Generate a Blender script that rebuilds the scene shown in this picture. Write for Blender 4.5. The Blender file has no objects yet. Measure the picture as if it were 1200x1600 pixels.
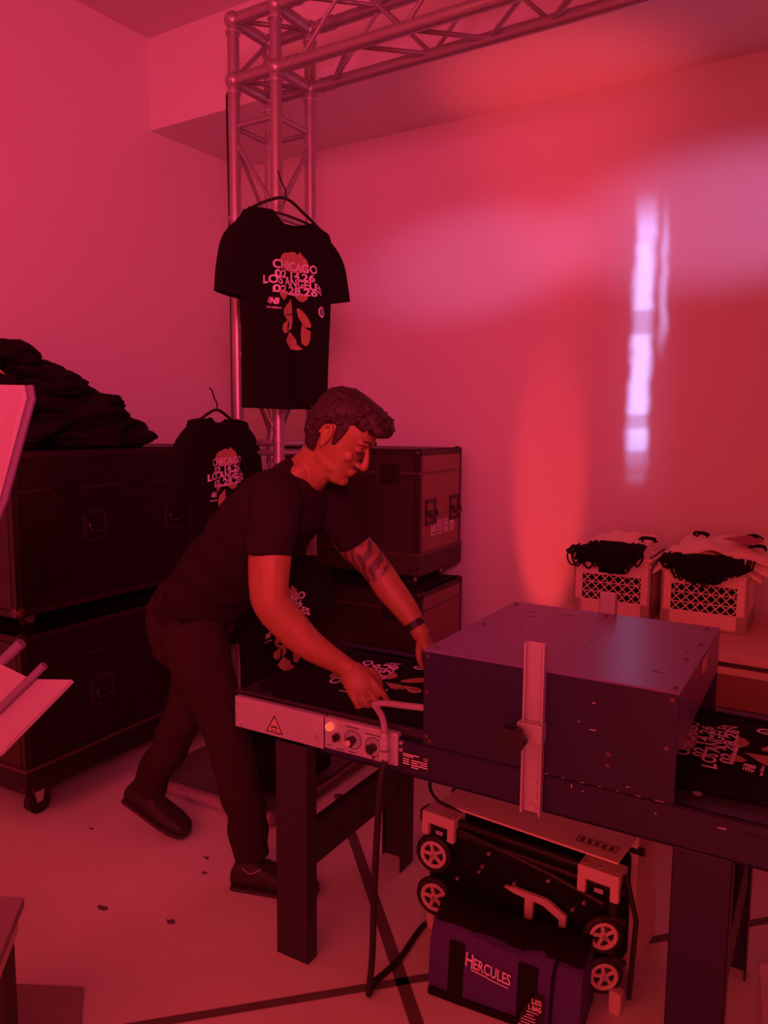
import bpy, bmesh, math, random
from mathutils import Vector, Matrix, noise
V = Vector
C = bpy.context.scene.collection
PI = math.pi
def rad(a): return a * PI / 180

# ------------------------------------------------------------------ camera
F_PX, PITCH, YAW, ROLL, CAM_H = 1208.0, rad(6.4), rad(32.0), rad(0.4), 1.5
fw = V((-math.sin(YAW) * math.cos(PITCH), math.cos(YAW) * math.cos(PITCH), -math.sin(PITCH)))
rt = V((math.cos(YAW), math.sin(YAW), 0)); upv = rt.cross(fw)
r2 = rt * math.cos(ROLL) + upv * math.sin(ROLL); u2 = upv * math.cos(ROLL) - rt * math.sin(ROLL)
cd = bpy.data.cameras.new('camera'); cam = bpy.data.objects.new('camera', cd); C.objects.link(cam)
M = Matrix((r2, u2, -fw)).transposed().to_4x4(); M.translation = (0, 0, CAM_H)
cam.matrix_world = M
cd.sensor_width = 36; cd.lens = F_PX / 1600 * 36; cd.clip_start = 0.05
bpy.context.scene.camera = cam

# ------------------------------------------------------------------ world, lights, exposure
vs = bpy.context.scene.view_settings
vs.view_transform = 'Standard'; vs.look = 'None'; vs.exposure = 0.0; vs.gamma = 1.0; vs.use_curve_mapping = False
w = bpy.data.worlds.new('world'); bpy.context.scene.world = w; w.use_nodes = True
w.node_tree.nodes['Background'].inputs[0].default_value = (1.0, 0.035, 0.11, 1)
w.node_tree.nodes['Background'].inputs[1].default_value = 0.11

def aim(o, loc, tgt):
    o.location = loc
    o.rotation_euler = (V(tgt) - V(loc)).to_track_quat('-Z', 'Y').to_euler()
def area(name, loc, tgt, size, power, col, sy=None):
    l = bpy.data.lights.new(name, 'AREA'); l.energy = power; l.color = col; l.size = size
    if sy: l.shape = 'RECTANGLE'; l.size_y = sy
    o = bpy.data.objects.new(name, l); C.objects.link(o); aim(o, loc, tgt); return o
def spot(name, loc, tgt, deg, power, col, blend=1.0, radius=0.03):
    l = bpy.data.lights.new(name, 'SPOT'); l.energy = power; l.color = col
    l.spot_size = rad(deg); l.spot_blend = blend; l.shadow_soft_size = radius
    o = bpy.data.objects.new(name, l); C.objects.link(o); aim(o, loc, tgt); return o

RED = (1.0, 0.062, 0.062); MAG = (1.0, 0.055, 0.19)
area('key_light', (-1.6, -1.6, 3.2), (-1.5, 2.0, 0.4), 2.4, 60, RED)
area('front_fill', (0.3, -1.5, 1.15), (-1.0, 2.2, 0.5), 1.8, 44, (1.0, 0.06, 0.085))
spot('wall_wash', (0.6, -0.8, 2.3), (-3.3, 3.0, 1.9), 70, 385, MAG, 1.0, 0.35)
# two uplights on the floor behind the dryer, one with an oval lens
o = spot('uplight_wall', (-1.40, 2.62, 0.10), (-1.40, 3.85, 1.05), 44, 42, (1.0, 0.05, 0.035), 0.6, 0.03); o.scale = (0.36, 1, 1)
spot('uplight_soffit', (-1.30, 3.0, 0.45), (-1.35, 3.66, 3.11), 31, 120, (1.0, 0.055, 0.05), 1.0, 0.06)
# lilac pools of stray light high on the wall
o = spot('lilac_spot', (1.2, 0.9, 2.6), (-1.85, 3.85, 2.36), 16, 135, (0.9, 0.36, 0.9), 1.0, 0.05); o.scale = (1, .62, 1)
o = spot('lilac_spot', (1.6, 0.8, 2.5), (-0.58, 3.85, 2.44), 22, 170, (0.9, 0.36, 0.9), 1.0, 0.05); o.scale = (1, .55, 1)
# a sliver of daylight through a broken gap: a spot with a slit gobo
def gobo():
    o = spot('slit_light', (0.9, -0.2, 1.9), (-0.955, 3.85, 1.92), 24, 1300, (0.42, 0.46, 1.0), 0.1, 0.012)
    l = o.data; l.use_nodes = True; nt = l.node_tree; N = nt.nodes; L = nt.links
    em = N['Emission']
    tc = N.new('ShaderNodeTexCoord'); sx = N.new('ShaderNodeSeparateXYZ'); L.new(tc.outputs['Normal'], sx.inputs[0])
    def m(op, a, b=None, c=None):
        n = N.new('ShaderNodeMath'); n.operation = op
        for i, v in enumerate((a, b, c)):
            if v is None: continue
            if isinstance(v, (int, float)): n.inputs[i].default_value = v
            else: L.new(v, n.inputs[i])
        return n.outputs[0]
    x = m('DIVIDE', sx.outputs[0], sx.outputs[2]); y = m('DIVIDE', sx.outputs[1], sx.outputs[2])
    def edge(v, lo, hi, s):   # smooth box
        a = N.new('ShaderNodeMapRange'); a.interpolation_type = 'SMOOTHSTEP'
        L.new(v, a.inputs[0]); a.inputs[1].default_value = lo - s; a.inputs[2].default_value = lo + s
        b = N.new('ShaderNodeMapRange'); b.interpolation_type = 'SMOOTHSTEP'
        L.new(v, b.inputs[0]); b.inputs[1].default_value = hi + s; b.inputs[2].default_value = hi - s
        return m('MULTIPLY', a.outputs[0], b.outputs[0])
    cb = N.new('ShaderNodeCombineXYZ'); L.new(m('MULTIPLY', y, 26.0), cb.inputs[1]); L.new(m('MULTIPLY', x, 60.0), cb.inputs[0])
    nz = N.new('ShaderNodeTexNoise'); nz.noise_dimensions = '2D'; nz.inputs['Scale'].default_value = 1.0; L.new(cb.outputs[0], nz.inputs[0])
    wob = m('MULTIPLY', m('SUBTRACT', nz.outputs[0], 0.5), 0.009)
    xx = m('ADD', x, wob)
    main = edge(xx, -0.008, 0.009, 0.005)
    thin = m('MULTIPLY', m('MULTIPLY', edge(xx, -0.021, -0.015, 0.003), edge(y, -0.14, 0.0, 0.03)), 0.45)
    yl = edge(y, -0.125, 0.13, 0.035)
    brk = N.new('ShaderNodeTexNoise'); brk.noise_dimensions = '1D'; brk.inputs['Scale'].default_value = 26.0; brk.inputs['Detail'].default_value = 0; L.new(y, brk.inputs['W'])
    br = N.new('ShaderNodeMapRange'); br.interpolation_type = 'SMOOTHSTEP'
    L.new(brk.outputs[0], br.inputs[0]); br.inputs[1].default_value = 0.36; br.inputs[2].default_value = 0.46; br.inputs[3].default_value = 0.45
    tot = m('MULTIPLY', m('ADD', m('MULTIPLY', main, br.outputs[0]), thin), yl)
    halo = m('MULTIPLY', m('MULTIPLY', edge(x, -0.018, 0.012, 0.03), edge(y, -0.14, 0.15, 0.06)), 0.05)
    L.new(m('ADD', tot, halo), em.inputs['Strength'])
gobo()

# ------------------------------------------------------------------ materials
MT = {}
def mat(name, col, rough=0.6, metal=0.0, bump=0.0, bscale=60, var=0.0, vscale=6, spec=0.5, emit=None, coat=0, bands=None):
    if name in MT: return MT[name]
    m = bpy.data.materials.new(name); m.use_nodes = True; nt = m.node_tree; N = nt.nodes; L = nt.links
    b = N['Principled BSDF']; b.inputs['Base Color'].default_value = (*col, 1)
    b.inputs['Roughness'].default_value = rough; b.inputs['Metallic'].default_value = metal
    b.inputs['Specular IOR Level'].default_value = spec
    if coat: b.inputs['Coat Weight'].default_value = coat
    tc = N.new('ShaderNodeTexCoord')
    if var:
        n = N.new('ShaderNodeTexNoise'); n.inputs['Scale'].default_value = vscale; n.inputs['Detail'].default_value = 6
        L.new(tc.outputs['Object'], n.inputs[0])
        mx = N.new('ShaderNodeMix'); mx.data_type = 'RGBA'; L.new(n.outputs[0], mx.inputs[0])
        mx.inputs[6].default_value = (*[c * (1 - var) for c in col], 1); mx.inputs[7].default_value = (*[min(1, c * (1 + var)) for c in col], 1)
        L.new(mx.outputs[2], b.inputs['Base Color'])
    if bump:
        n = N.new('ShaderNodeTexNoise'); n.inputs['Scale'].default_value = bscale; n.inputs['Detail'].default_value = 4
        L.new(tc.outputs['Object'], n.inputs[0])
        bp = N.new('ShaderNodeBump'); bp.inputs['Strength'].default_value = bump; bp.inputs['Distance'].default_value = 0.01
        L.new(n.outputs[0], bp.inputs['Height']); L.new(bp.outputs[0], b.inputs['Normal'])
    if bands:
        wv = N.new('ShaderNodeTexWave'); wv.bands_direction = 'Z'; wv.inputs['Scale'].default_value = bands
        L.new(tc.outputs['Object'], wv.inputs[0])
        bp = N.new('ShaderNodeBump'); bp.inputs['Strength'].default_value = 0.35; bp.inputs['Distance'].default_value = 0.004
        L.new(wv.outputs[0], bp.inputs['Height']); L.new(bp.outputs[0], b.inputs['Normal'])
    if emit:
        b.inputs['Emission Color'].default_value = (*emit[0], 1); b.inputs['Emission Strength'].default_value = emit[1]
    MT[name] = m; return m
WALL = mat('wall_paint', (0.80, 0.78, 0.80), 0.75, bump=0.06, bscale=90)
CEIL = mat('ceiling_paint', (0.72, 0.68, 0.70), 0.85)
FLOOR = mat('concrete', (0.74, 0.70, 0.66), 0.6, bump=0.08, bscale=25, var=0.14, vscale=2.2)
JOINT = mat('joint_filler', (0.14, 0.11, 0.10), 0.8)
ALU = mat('aluminium', (0.50, 0.48, 0.50), 0.4, 0.25, var=0.1, vscale=20)
TRUSSM = mat('truss_aluminium', (0.44, 0.40, 0.45), 0.36, 0.6, var=0.12, vscale=30)
STEEL = mat('brushed_steel', (0.62, 0.60, 0.62), 0.38, 0.8, var=0.2, vscale=14)
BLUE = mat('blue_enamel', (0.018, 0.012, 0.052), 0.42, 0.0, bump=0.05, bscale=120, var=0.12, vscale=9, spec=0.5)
BLUELIT = mat('blue_enamel_lit', (0.17, 0.11, 0.32), 0.30, 0.0, bump=0.04, bscale=60, var=0.2, vscale=7, spec=0.6)  # same enamel, painted paler where light falls on the hood lid and ends
DKFRAME = mat('dark_enamel', (0.030, 0.02, 0.032), 0.45, var=0.15)
CHIP = mat('bare_scratch', (0.6, 0.55, 0.6), 0.5)
BELT = mat('belt', (0.022, 0.016, 0.02), 0.6, bump=0.05, bscale=300)
CLOTH = mat('black_cotton', (0.012, 0.008, 0.009), 0.95, bump=0.25, bscale=220, spec=0.15)
TSHIRT = mat('charcoal_tee', (0.022, 0.012, 0.016), 0.95, bump=0.25, bscale=260, spec=0.15)
PANTS = mat('charcoal_trousers', (0.035, 0.018, 0.018), 0.95, bump=0.3, bscale=200, spec=0.15)
CASE = mat('black_laminate', (0.018, 0.010, 0.012), 0.45, spec=0.4, var=0.2)
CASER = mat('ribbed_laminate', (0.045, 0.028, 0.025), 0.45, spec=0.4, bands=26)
CASELIT = mat('ribbed_laminate_lit', (0.28, 0.15, 0.12), 0.5, spec=0.4, bands=26)  # ribbed laminate with the uplight on that face put into its colour
CASET = mat('tray_laminate', (0.055, 0.035, 0.03), 0.5, spec=0.4, var=0.3, vscale=12)
EXTR = mat('worn_extrusion', (0.16, 0.09, 0.09), 0.4, 0.6)
EDGEK = mat('case_edge', (0.05, 0.03, 0.032), 0.4, 0.4)
RUB = mat('rubber', (0.018, 0.014, 0.014), 0.6)
PLK = mat('black_plastic', (0.02, 0.014, 0.015), 0.35)
PLG = mat('grey_plastic', (0.66, 0.5, 0.45), 0.45)
WHT = mat('white_print', (0.85, 0.75, 0.85), 0.8)
TAN = mat('tan_print', (0.50, 0.28, 0.17), 0.85)
CRATE = mat('crate_plastic', (0.95, 0.78, 0.66), 0.45)
CANVAS = mat('canvas', (0.92, 0.76, 0.64), 0.9, bump=0.2, bscale=250)
STRAP = mat('black_webbing', (0.014, 0.008, 0.009), 0.9, spec=0.15)
CARD = mat('cardboard', (0.86, 0.70, 0.58), 0.8, var=0.08)
CARDP = mat('cardboard_print', (0.20, 0.12, 0.10), 0.8)
BENCHT = mat('bench_top', (0.74, 0.56, 0.48), 0.6, var=0.1)
BENCHF = mat('bench_front', (0.30, 0.14, 0.09), 0.6, var=0.08)
PURP = mat('purple_nylon', (0.075, 0.035, 0.22), 0.75, bump=0.2, bscale=160)
WRAP = mat('shiny_wrap', (0.5, 0.4, 0.4), 0.2, 0.3, bump=0.5, bscale=30)
PALE = mat('pale_board', (0.33, 0.28, 0.30), 0.6, var=0.1)
PALEE = mat('grey_edge', (0.17, 0.13, 0.20), 0.6)
MATG = mat('grey_mat', (0.30, 0.24, 0.25), 0.9, bump=0.3, bscale=150)
HAIR = mat('dark_hair', (0.030, 0.012, 0.010), 0.6, bump=0.6, bscale=90)
LAMP = mat('power_lamp', (0.9, 0.2, 0.1), 0.3, emit=((1.0, 0.12, 0.06), 1.0))
HOSE = mat('grey_conduit', (0.34, 0.28, 0.32), 0.5)
SOLE = mat('shoe_rubber', (0.05, 0.03, 0.03), 0.7)
SHOE = mat('black_shoe', (0.025, 0.014, 0.014), 0.6, bump=0.15, bscale=200)
SEAM = mat('pale_piping', (0.35, 0.25, 0.22), 0.6)

def skin_mat():
    m = bpy.data.materials.new('skin'); m.use_nodes = True; nt = m.node_tree; N = nt.nodes; L = nt.links
    b = N['Principled BSDF']; b.inputs['Roughness'].default_value = 0.5
    b.inputs['Subsurface Weight'].default_value = 0.12; b.inputs['Subsurface Radius'].default_value = (0.01, 0.004, 0.002)
    tc = N.new('ShaderNodeTexCoord')
    n = N.new('ShaderNodeTexNoise'); n.inputs['Scale'].default_value = 35; n.inputs['Detail'].default_value = 5; L.new(tc.outputs['Object'], n.inputs[0])
    mx = N.new('ShaderNodeMix'); mx.data_type = 'RGBA'; L.new(n.outputs[0], mx.inputs[0])
    mx.inputs[6].default_value = (0.27, 0.13, 0.05, 1); mx.inputs[7].default_value = (0.37, 0.19, 0.08, 1)
    # tattoo on the left upper arm: leaf-like dark ink inside an ellipsoid
    def dist(c, r):
        mp = N.new('ShaderNodeMapping'); mp.vector_type = 'POINT'; L.new(tc.outputs['Object'], mp.inputs[0])
        mp.inputs['Location'].default_value = tuple(-a / r for a in c); mp.inputs['Scale'].default_value = (1 / r,) * 3
        ln = N.new('ShaderNodeVectorMath'); ln.operation = 'LENGTH'; L.new(mp.outputs[0], ln.inputs[0]); return ln.outputs['Value']
    d = dist((0.425, 0.215, 1.085), 0.085)
    st = N.new('ShaderNodeMapRange'); st.inputs[1].default_value = 1.05; st.inputs[2].default_value = 0.85; L.new(d, st.inputs[0])
    v = N.new('ShaderNodeTexWave'); v.inputs['Scale'].default_value = 9; v.inputs['Distortion'].default_value = 14; v.inputs['Detail'].default_value = 3; L.new(tc.outputs['Object'], v.inputs[0])
    vr = N.new('ShaderNodeMapRange'); vr.inputs[1].default_value = 0.25; vr.inputs[2].default_value = 0.6; vr.inputs[3].default_value = 0.25; vr.inputs[4].default_value = 0.85; L.new(v.outputs[0], vr.inputs[0])
    mu = N.new('ShaderNodeMath'); mu.operation = 'MULTIPLY'; L.new(st.outputs[0], mu.inputs[0]); L.new(vr.outputs[0], mu.inputs[1])
    m2 = N.new('ShaderNodeMix'); m2.data_type = 'RGBA'; L.new(mu.outputs[0], m2.inputs[0]); L.new(mx.outputs[2], m2.inputs[6]); m2.inputs[7].default_value = (0.05, 0.035, 0.04, 1)
    L.new(m2.outputs[2], b.inputs['Base Color'])
    return m
SKIN = skin_mat()

# ------------------------------------------------------------------ helpers
XF = {}
def thing(name, label, cat, loc=(0, 0, 0), rz=0.0, group=None):
    o = bpy.data.objects.new(name, None); C.objects.link(o); o.empty_display_size = 0.05
    o.location = loc; o.rotation_euler = (0, 0, rz)
    o['label'] = label; o['category'] = cat
    if group: o['group'] = group
    XF[o] = Matrix.Translation(loc) @ Matrix.Rotation(rz, 4, 'Z'); return o
def tag(o, label, cat, group=None, kind=None):
    o['label'] = label; o['category'] = cat
    if group: o['group'] = group
    if kind: o['kind'] = kind
    return o

def each(name, m, parent, shapes, **k):
    """one object per shape: (centre, axis, radius, height)"""
    for c, ax, r, h in shapes: MB().cyl(c, ax, r, h, 12).build(name, m, parent, smooth_=True, **k)
class MB:
    def __init__(s): s.v = []; s.f = []
    def add(s, vs, fs):
        k = len(s.v); s.v += [V(p) for p in vs]; s.f += [tuple(i + k for i in f) for f in fs]; return s
    def box(s, c, d, R=None):
        x, y, z = (a / 2 for a in d); R = R or Matrix.Identity(3)
        vs = [V(c) + R @ V((sx * x, sy * y, sz * z)) for sx in (-1, 1) for sy in (-1, 1) for sz in (-1, 1)]
        return s.add(vs, [(0, 1, 3, 2), (4, 6, 7, 5), (0, 4, 5, 1), (2, 3, 7, 6), (0, 2, 6, 4), (1, 5, 7, 3)])
    def bb(s, a, b):
        return s.box([(a[i] + b[i]) / 2 for i in range(3)], [abs(b[i] - a[i]) for i in range(3)])
    def rings(s, rs, caps=True):
        n = len(rs[0]); vs = [p for r in rs for p in r]; fs = []
        for i in range(len(rs) - 1):
            for j in range(n):
                a = i * n + j; b = i * n + (j + 1) % n; fs.append((a, b, b + n, a + n))
        if caps: fs += [tuple(range(n))[::-1], tuple(range((len(rs) - 1) * n, len(rs) * n))]
        return s.add(vs, fs)
    def tube(s, pts, r, n=12, sub=0, rb=None, side=None, caps=True, ball=False):
        """tube through pts, r a radius or one per point; rb second radius; side the lateral axis"""
        pts = [V(p) for p in pts]; R = r if isinstance(r, (list, tuple)) else [r] * len(pts)
        RB = (rb if isinstance(rb, (list, tuple)) else [rb] * len(pts)) if rb is not None else R
        if sub and len(pts) > 2: pts, R, RB = smooth(pts, R, RB, sub)
        if ball:
            d0 = (pts[0] - pts[1]).normalized(); d1 = (pts[-1] - pts[-2]).normalized()
            pre = [(pts[0] + d0 * R[0] * math.sin(a) * 0.9, math.cos(a)) for a in (1.4, 1.0, 0.5)]
            post = [(pts[-1] + d1 * R[-1] * math.sin(a) * 0.9, math.cos(a)) for a in (0.5, 1.0, 1.4)]
            R = [R[0] * c for _, c in pre] + list(R) + [R[-1] * c for _, c in post]
            RB = [RB[0] * c for _, c in pre] + list(RB) + [RB[-1] * c for _, c in post]
            pts = [p for p, _ in pre] + pts + [p for p, _ in post]
        rs = []; up = V(side) if side else None
        for i, p in enumerate(pts):
            t = (pts[min(i + 1, len(pts) - 1)] - pts[max(i - 1, 0)])
            t = t.normalized() if t.length > 1e-9 else V((0, 0, 1))
            if up is None: up = V((0, 0, 1)) if abs(t.z) < 0.9 else V((1, 0, 0))
            x = up - t * up.dot(t); x = x.normalized() if x.length > 1e-6 else t.orthogonal().normalized()
            y = t.cross(x)
            if side is None: up = x
            rs.append([p + x * R[i] * math.cos(2 * PI * k / n) + y * RB[i] * math.sin(2 * PI * k / n) for k in range(n)])
        return s.rings(rs, caps)
    def ell(s, c, r, R=None, n=16, m=10):
        R = R or Matrix.Identity(3); rs = []
        for i in range(m + 1):
            a = max(0.02, min(PI - 0.02, PI * i / m))
            rs.append([V(c) + R @ V((r[0] * math.sin(a) * math.cos(2 * PI * k / n), r[1] * math.sin(a) * math.sin(2 * PI * k / n), -r[2] * math.cos(a))) for k in range(n)])
        return s.rings(rs)
    def prism(s, poly, h, mp):
        """poly (x,y) list extruded from 0 to h through mp(x,y,z)"""
        n = len(poly)
        vs = [mp(x, y, 0) for x, y in poly] + [mp(x, y, h) for x, y in poly]
        fs = [tuple(range(n))[::-1], tuple(range(n, 2 * n))] + [(i, (i + 1) % n, (i + 1) % n + n, i + n) for i in range(n)]
        return s.add(vs, fs)
    def cyl(s, c, axis, r, h, n=20, r2=None):
        a = V(axis).normalized() * h / 2; return s.tube([V(c) - a, V(c) + a], [r, r if r2 is None else r2], n)
    def ring(s, c, axis, r, rr, n=24, m=8):
        a = V(axis).normalized(); x = a.orthogonal().normalized(); y = a.cross(x); vs = []; fs = []
        for i in range(n):
            t = 2 * PI * i / n; d = x * math.cos(t) + y * math.sin(t)
            for j in range(m):
                u = 2 * PI * j / m; vs.append(V(c) + d * (r + rr * math.cos(u)) + a * rr * math.sin(u))
        for i in range(n):
            for j in range(m): fs.append((i * m + j, ((i + 1) % n) * m + j, ((i + 1) % n) * m + (j + 1) % m, i * m + (j + 1) % m))
        return s.add(vs, fs)
    def build(s, name, m, parent=None, world=False, smooth_=False, bevel=0.0, remesh=0, relax=0, decimate=0):
        vs = s.v
        if parent is not None and world:
            inv = XF.get(parent, Matrix.Identity(4)).inverted(); vs = [inv @ p for p in vs]
        me = bpy.data.meshes.new(name); me.from_pydata([tuple(p) for p in vs], [], s.f)
        bm = bmesh.new(); bm.from_mesh(me); bmesh.ops.recalc_face_normals(bm, faces=bm.faces)
        bm.to_mesh(me); bm.free()
        o = bpy.data.objects.new(name, me)
        if remesh:
            md = o.modifiers.new('r', 'REMESH'); md.mode = 'VOXEL'; md.voxel_size = remesh; md.use_smooth_shade = True
            if relax: sm = o.modifiers.new('s', 'SMOOTH'); sm.iterations = relax; sm.factor = 0.5
            m2 = evaluated(o); o.modifiers.clear(); o.data = m2; bpy.data.meshes.remove(me); me = m2; me.name = name
        C.objects.link(o); me.materials.clear(); me.materials.append(m)
        if bevel:
            b = o.modifiers.new('bevel', 'BEVEL'); b.width = bevel; b.segments = 2; b.limit_method = 'ANGLE'
        if smooth_:
            for p in me.polygons: p.use_smooth = True
            if not remesh:
                try: me.set_sharp_from_angle(angle=rad(40))
                except Exception: pass
        if parent is not None:
            o.parent = parent
            XF[o] = XF.get(parent, Matrix.Identity(4))
        return o
def smooth(pts, R, RB, sub):
    P = [pts[0]] + list(pts) + [pts[-1]]; A = [R[0]] + list(R) + [R[-1]]; B = [RB[0]] + list(RB) + [RB[-1]]
    op, oa, ob = [], [], []
    def cr(a, b, c, d, t): return 0.5 * ((2 * b) + (c - a) * t + (2 * a - 5 * b + 4 * c - d) * t * t + (3 * b - a - 3 * c + d) * t ** 3)
    for i in range(1, len(P) - 2):
        for k in range(sub):
            t = k / sub
            op.append(cr(P[i - 1], P[i], P[i + 1], P[i + 2], t)); oa.append(max(1e-4, cr(A[i - 1], A[i], A[i + 1], A[i + 2], t))); ob.append(max(1e-4, cr(B[i - 1], B[i], B[i + 1], B[i + 2], t)))
    return op + [pts[-1]], oa + [R[-1]], ob + [RB[-1]]
def struct(name, mb, m, **k):
    o = mb.build(name, m, **k); o['kind'] = 'structure'; return o
SIDE = bpy.data.scenes.new('side')
def evaluated(o):
    SIDE.collection.objects.link(o); SIDE.view_layers[0].update(); dg = SIDE.view_layers[0].depsgraph
    me = bpy.data.meshes.new_from_object(o.evaluated_get(dg)); SIDE.collection.objects.unlink(o); return me
def text_geo(s, size=1.0, width=None, weight=0.0, shear=0.0):
    """(verts2d, faces) of a line of lettering, origin lower left, cap height about size"""
    cu = bpy.data.curves.new('t', 'FONT'); cu.body = s; cu.size = size / 0.72; cu.offset = weight; cu.resolution_u = 3; cu.shear = shear
    o = bpy.data.objects.new('t', cu); me = evaluated(o)
    vs = [(v.co.x, v.co.y) for v in me.vertices]; fs = [tuple(p.vertices) for p in me.polygons]
    bpy.data.objects.remove(o); bpy.data.curves.remove(cu); bpy.data.meshes.remove(me)
    x0 = min(v[0] for v in vs); x1 = max(v[0] for v in vs)
    sc = width / (x1 - x0) if width else 1
    return [((x - x0) * sc, y) for x, y in vs], fs
def put_text(mb, s, size, width, mp, x, y, weight=0.0, warp=None, shear=0.0):
    vs, fs = text_geo(s, size, width, weight, shear); out = []
    for a, b in vs:
        a += x; b += y
        if warp: a, b = warp(a, b)
        out.append(mp(a, b, 0))
    mb.add(out, fs)
def rot(axis, a): return Matrix.Rotation(rad(a), 3, axis)

# ------------------------------------------------------------------ the room
WY, WX, CZ, SZ, SY = 3.85, -3.49, 3.592, 3.112, 3.115
struct('floor', MB().bb((WX - .1, -4, -0.1), (3.4, WY + .1, 0)), FLOOR)
struct('wall_back', MB().bb((WX - .1, WY, 0), (3.4, WY + .1, CZ)), WALL)
struct('wall_left', MB().bb((WX - .1, -4, 0), (WX, WY, CZ)), WALL)
struct('wall_right', MB().bb((3.4, -4, 0), (3.5, WY + .1, CZ)), WALL)
struct('wall_front', MB().bb((WX - .1, -4.1, 0), (3.5, -4, CZ)), WALL)
struct('ceiling', MB().bb((WX - .1, -4.1, CZ), (3.5, WY + .1, CZ + .1)), CEIL)
struct('trim_1', MB().bb((WX, SY, SZ), (3.4, WY, CZ)), WALL)              # the boxed-in soffit
# faint access panel low relief on the left wall
struct('trim_2', MB().bb((WX, 3.06, 2.905), (WX + .004, 3.25, 3.03)), WALL)
def strip(a, b, wd):
    a = V((*a, 0)); b = V((*b, 0)); d = (b - a).normalized(); n = V((-d.y, d.x, 0)) * wd / 2
    z = V((0, 0, 0.0015)); return MB().add([a - n + z, b - n + z, b + n + z, a + n + z], [(0, 1, 2, 3)])
struct('trim_3', strip((-2.2, 0.43), (0.9, 3.60), 0.028), JOINT)
struct('trim_4', strip((-1.75, 2.46), (-0.45, 1.14), 0.036), JOINT)
st = MB()
for cx, cy, r, sd in ((-1.70, 1.52, .018, 1), (-1.80, 1.76, .012, 2), (-1.86, 1.83, .014, 3), (-1.93, 1.45, .02, 5), (-2.36, 1.74, .014, 8)):
    random.seed(sd); st.add([V((cx + r * random.uniform(.5, 1.3) * math.cos(t), cy + .6 * r * random.uniform(.5, 1.3) * math.sin(t), .0012)) for t in [k * PI / 5 for k in range(10)]], [tuple(range(10))])
struct('trim_5', st, JOINT)

# ------------------------------------------------------------------ aluminium truss
CH = 0.024
def truss():
    t = thing('truss_frame', 'aluminium box truss tower with corner block and overhead beam', 'truss', (-2.105, 2.53, 0), 0)
    x0, x1, y0, y1, zb, zt = -0.225, 0.0, 0.0, 0.225, 2.913, 3.148
    base = MB().bb((-.42, -.40, 0.004), (.26, .24, 0.018)); base.build('base_plate', STEEL, t, bevel=.003)
    for (x, y) in ((x0, y0), (x1, y0), (x0, y1), (x1, y1)):
        m = MB().tube([(x, y, .02), (x, y, zb)], CH, 20)
        for z in (0.06, 1.35, 1.44, 2.30, 2.36): m.tube([(x, y, z - .012), (x, y, z + .012)], CH + .004, 20)
        m.build('tower_chord', TRUSSM, t, smooth_=True)
    faces = [((x0, y0), (x1, y0)), ((x1, y0), (x1, y1)), ((x1, y1), (x0, y1)), ((x0, y1), (x0, y0))]
    lev = [0.12, 0.55, 0.98, 1.38, 1.42, 1.86, 2.26, 2.335, 2.73]
    for fi, (a, b) in enumerate(faces):
        for z in (0.12, 1.38, 1.42, 2.27, 2.345, 2.73):
            MB().tube([(*a, z), (*b, z)], .013 if z > 2.3 and z < 2.4 or z == 1.42 else .011, 10).build('brace', TRUSSM, t, smooth_=True)
        for k, (z0, z1) in enumerate(((.12, .55), (.55, .98), (.98, 1.38), (1.42, 1.86), (1.86, 2.27), (2.345, 2.70))):
            p, q = (a, b) if (k + fi) % 2 == 0 else (b, a)
            MB().tube([(*p, z0 + .02), (*q, z1 - .02)], .009, 10).build('brace', TRUSSM, t, smooth_=True)
    cb = MB()                                                        # corner block
    for x in (x0, x1):
        for y in (y0, y1):
            cb.tube([(x, y, zb), (x, y, zt)], CH, 20)
            for z in (zb, zt): cb.ell((x, y, z), (.036, .036, .036), n=18, m=12)
    for z in (zb, zt):
        for a, b in faces: cb.tube([(*a, z), (*b, z)], CH, 20)
    cb.tube([(x0, y0, zb), (x0, y1, zt)], .01, 10).tube([(x0, y0, zb), (x1, y1, zb)], .01, 10).tube([(x0, y1, zb), (x1, y0, zb)], .01, 10).tube([(x0, y0, zt), (x1, y1, zt)], .01, 10)
    blk = cb.build('corner_block', TRUSSM, t, smooth_=True)
    for x in (x0, x1):
        for y in (y0, y1):
            for z in (zb, zt):
                MB().tube([(x, y - .04, z), (x, y + .04, z)], .009, 8).build('bolt', STEEL, blk, smooth_=True)
                MB().tube([(x, y, z - .055), (x, y, z - .045)], .031, 14).build('coupler', STEEL, blk, smooth_=True)
    L = 3.9
    for y in (y0, y1):
        for z in (zb, zt):
            m = MB().tube([(.03, y, z), (L, y, z)], CH, 20)
            for x in (.07, .11): m.tube([(x - .012, y, z), (x + .012, y, z)], CH + .004, 18)
            m.build('beam_chord', TRUSSM, t, smooth_=True)
    st_ = .47; nb = int(L / st_)
    for k in range(nb):
        xa = .12 + k * st_; xm = xa + st_ / 2; xb = xa + st_
        for y in (y0, y1):
            MB().tube([(xa, y, zb), (xm, y, zt), (xb, y, zb)], .009, 10).build('brace', TRUSSM, t, smooth_=True)
        for z, o in ((zb, 0), (zt, 1)):
            ya, yb = (y0, y1) if (k + o) % 2 else (y1, y0)
            MB().tube([(xa, ya, z), (xm, yb, z), (xb, ya if False else yb, z)][:2] , .009, 10).build('brace', TRUSSM, t, smooth_=True)
            MB().tube([(xm, yb, z), (xb, ya, z)], .009, 10).build('brace', TRUSSM, t, smooth_=True)
truss()
tag(MB().tube([(-2.365, 2.53, 2.86), (-2.37, 2.53, 2.80), (-2.361, 2.527, 2.2), (-2.365, 2.53, 1.2), (-2.361, 2.53, .9)], .0045, 8, 5).build('power_cable', RUB, smooth_=True), 'thin black cable running down the outer truss leg', 'cable')

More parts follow.
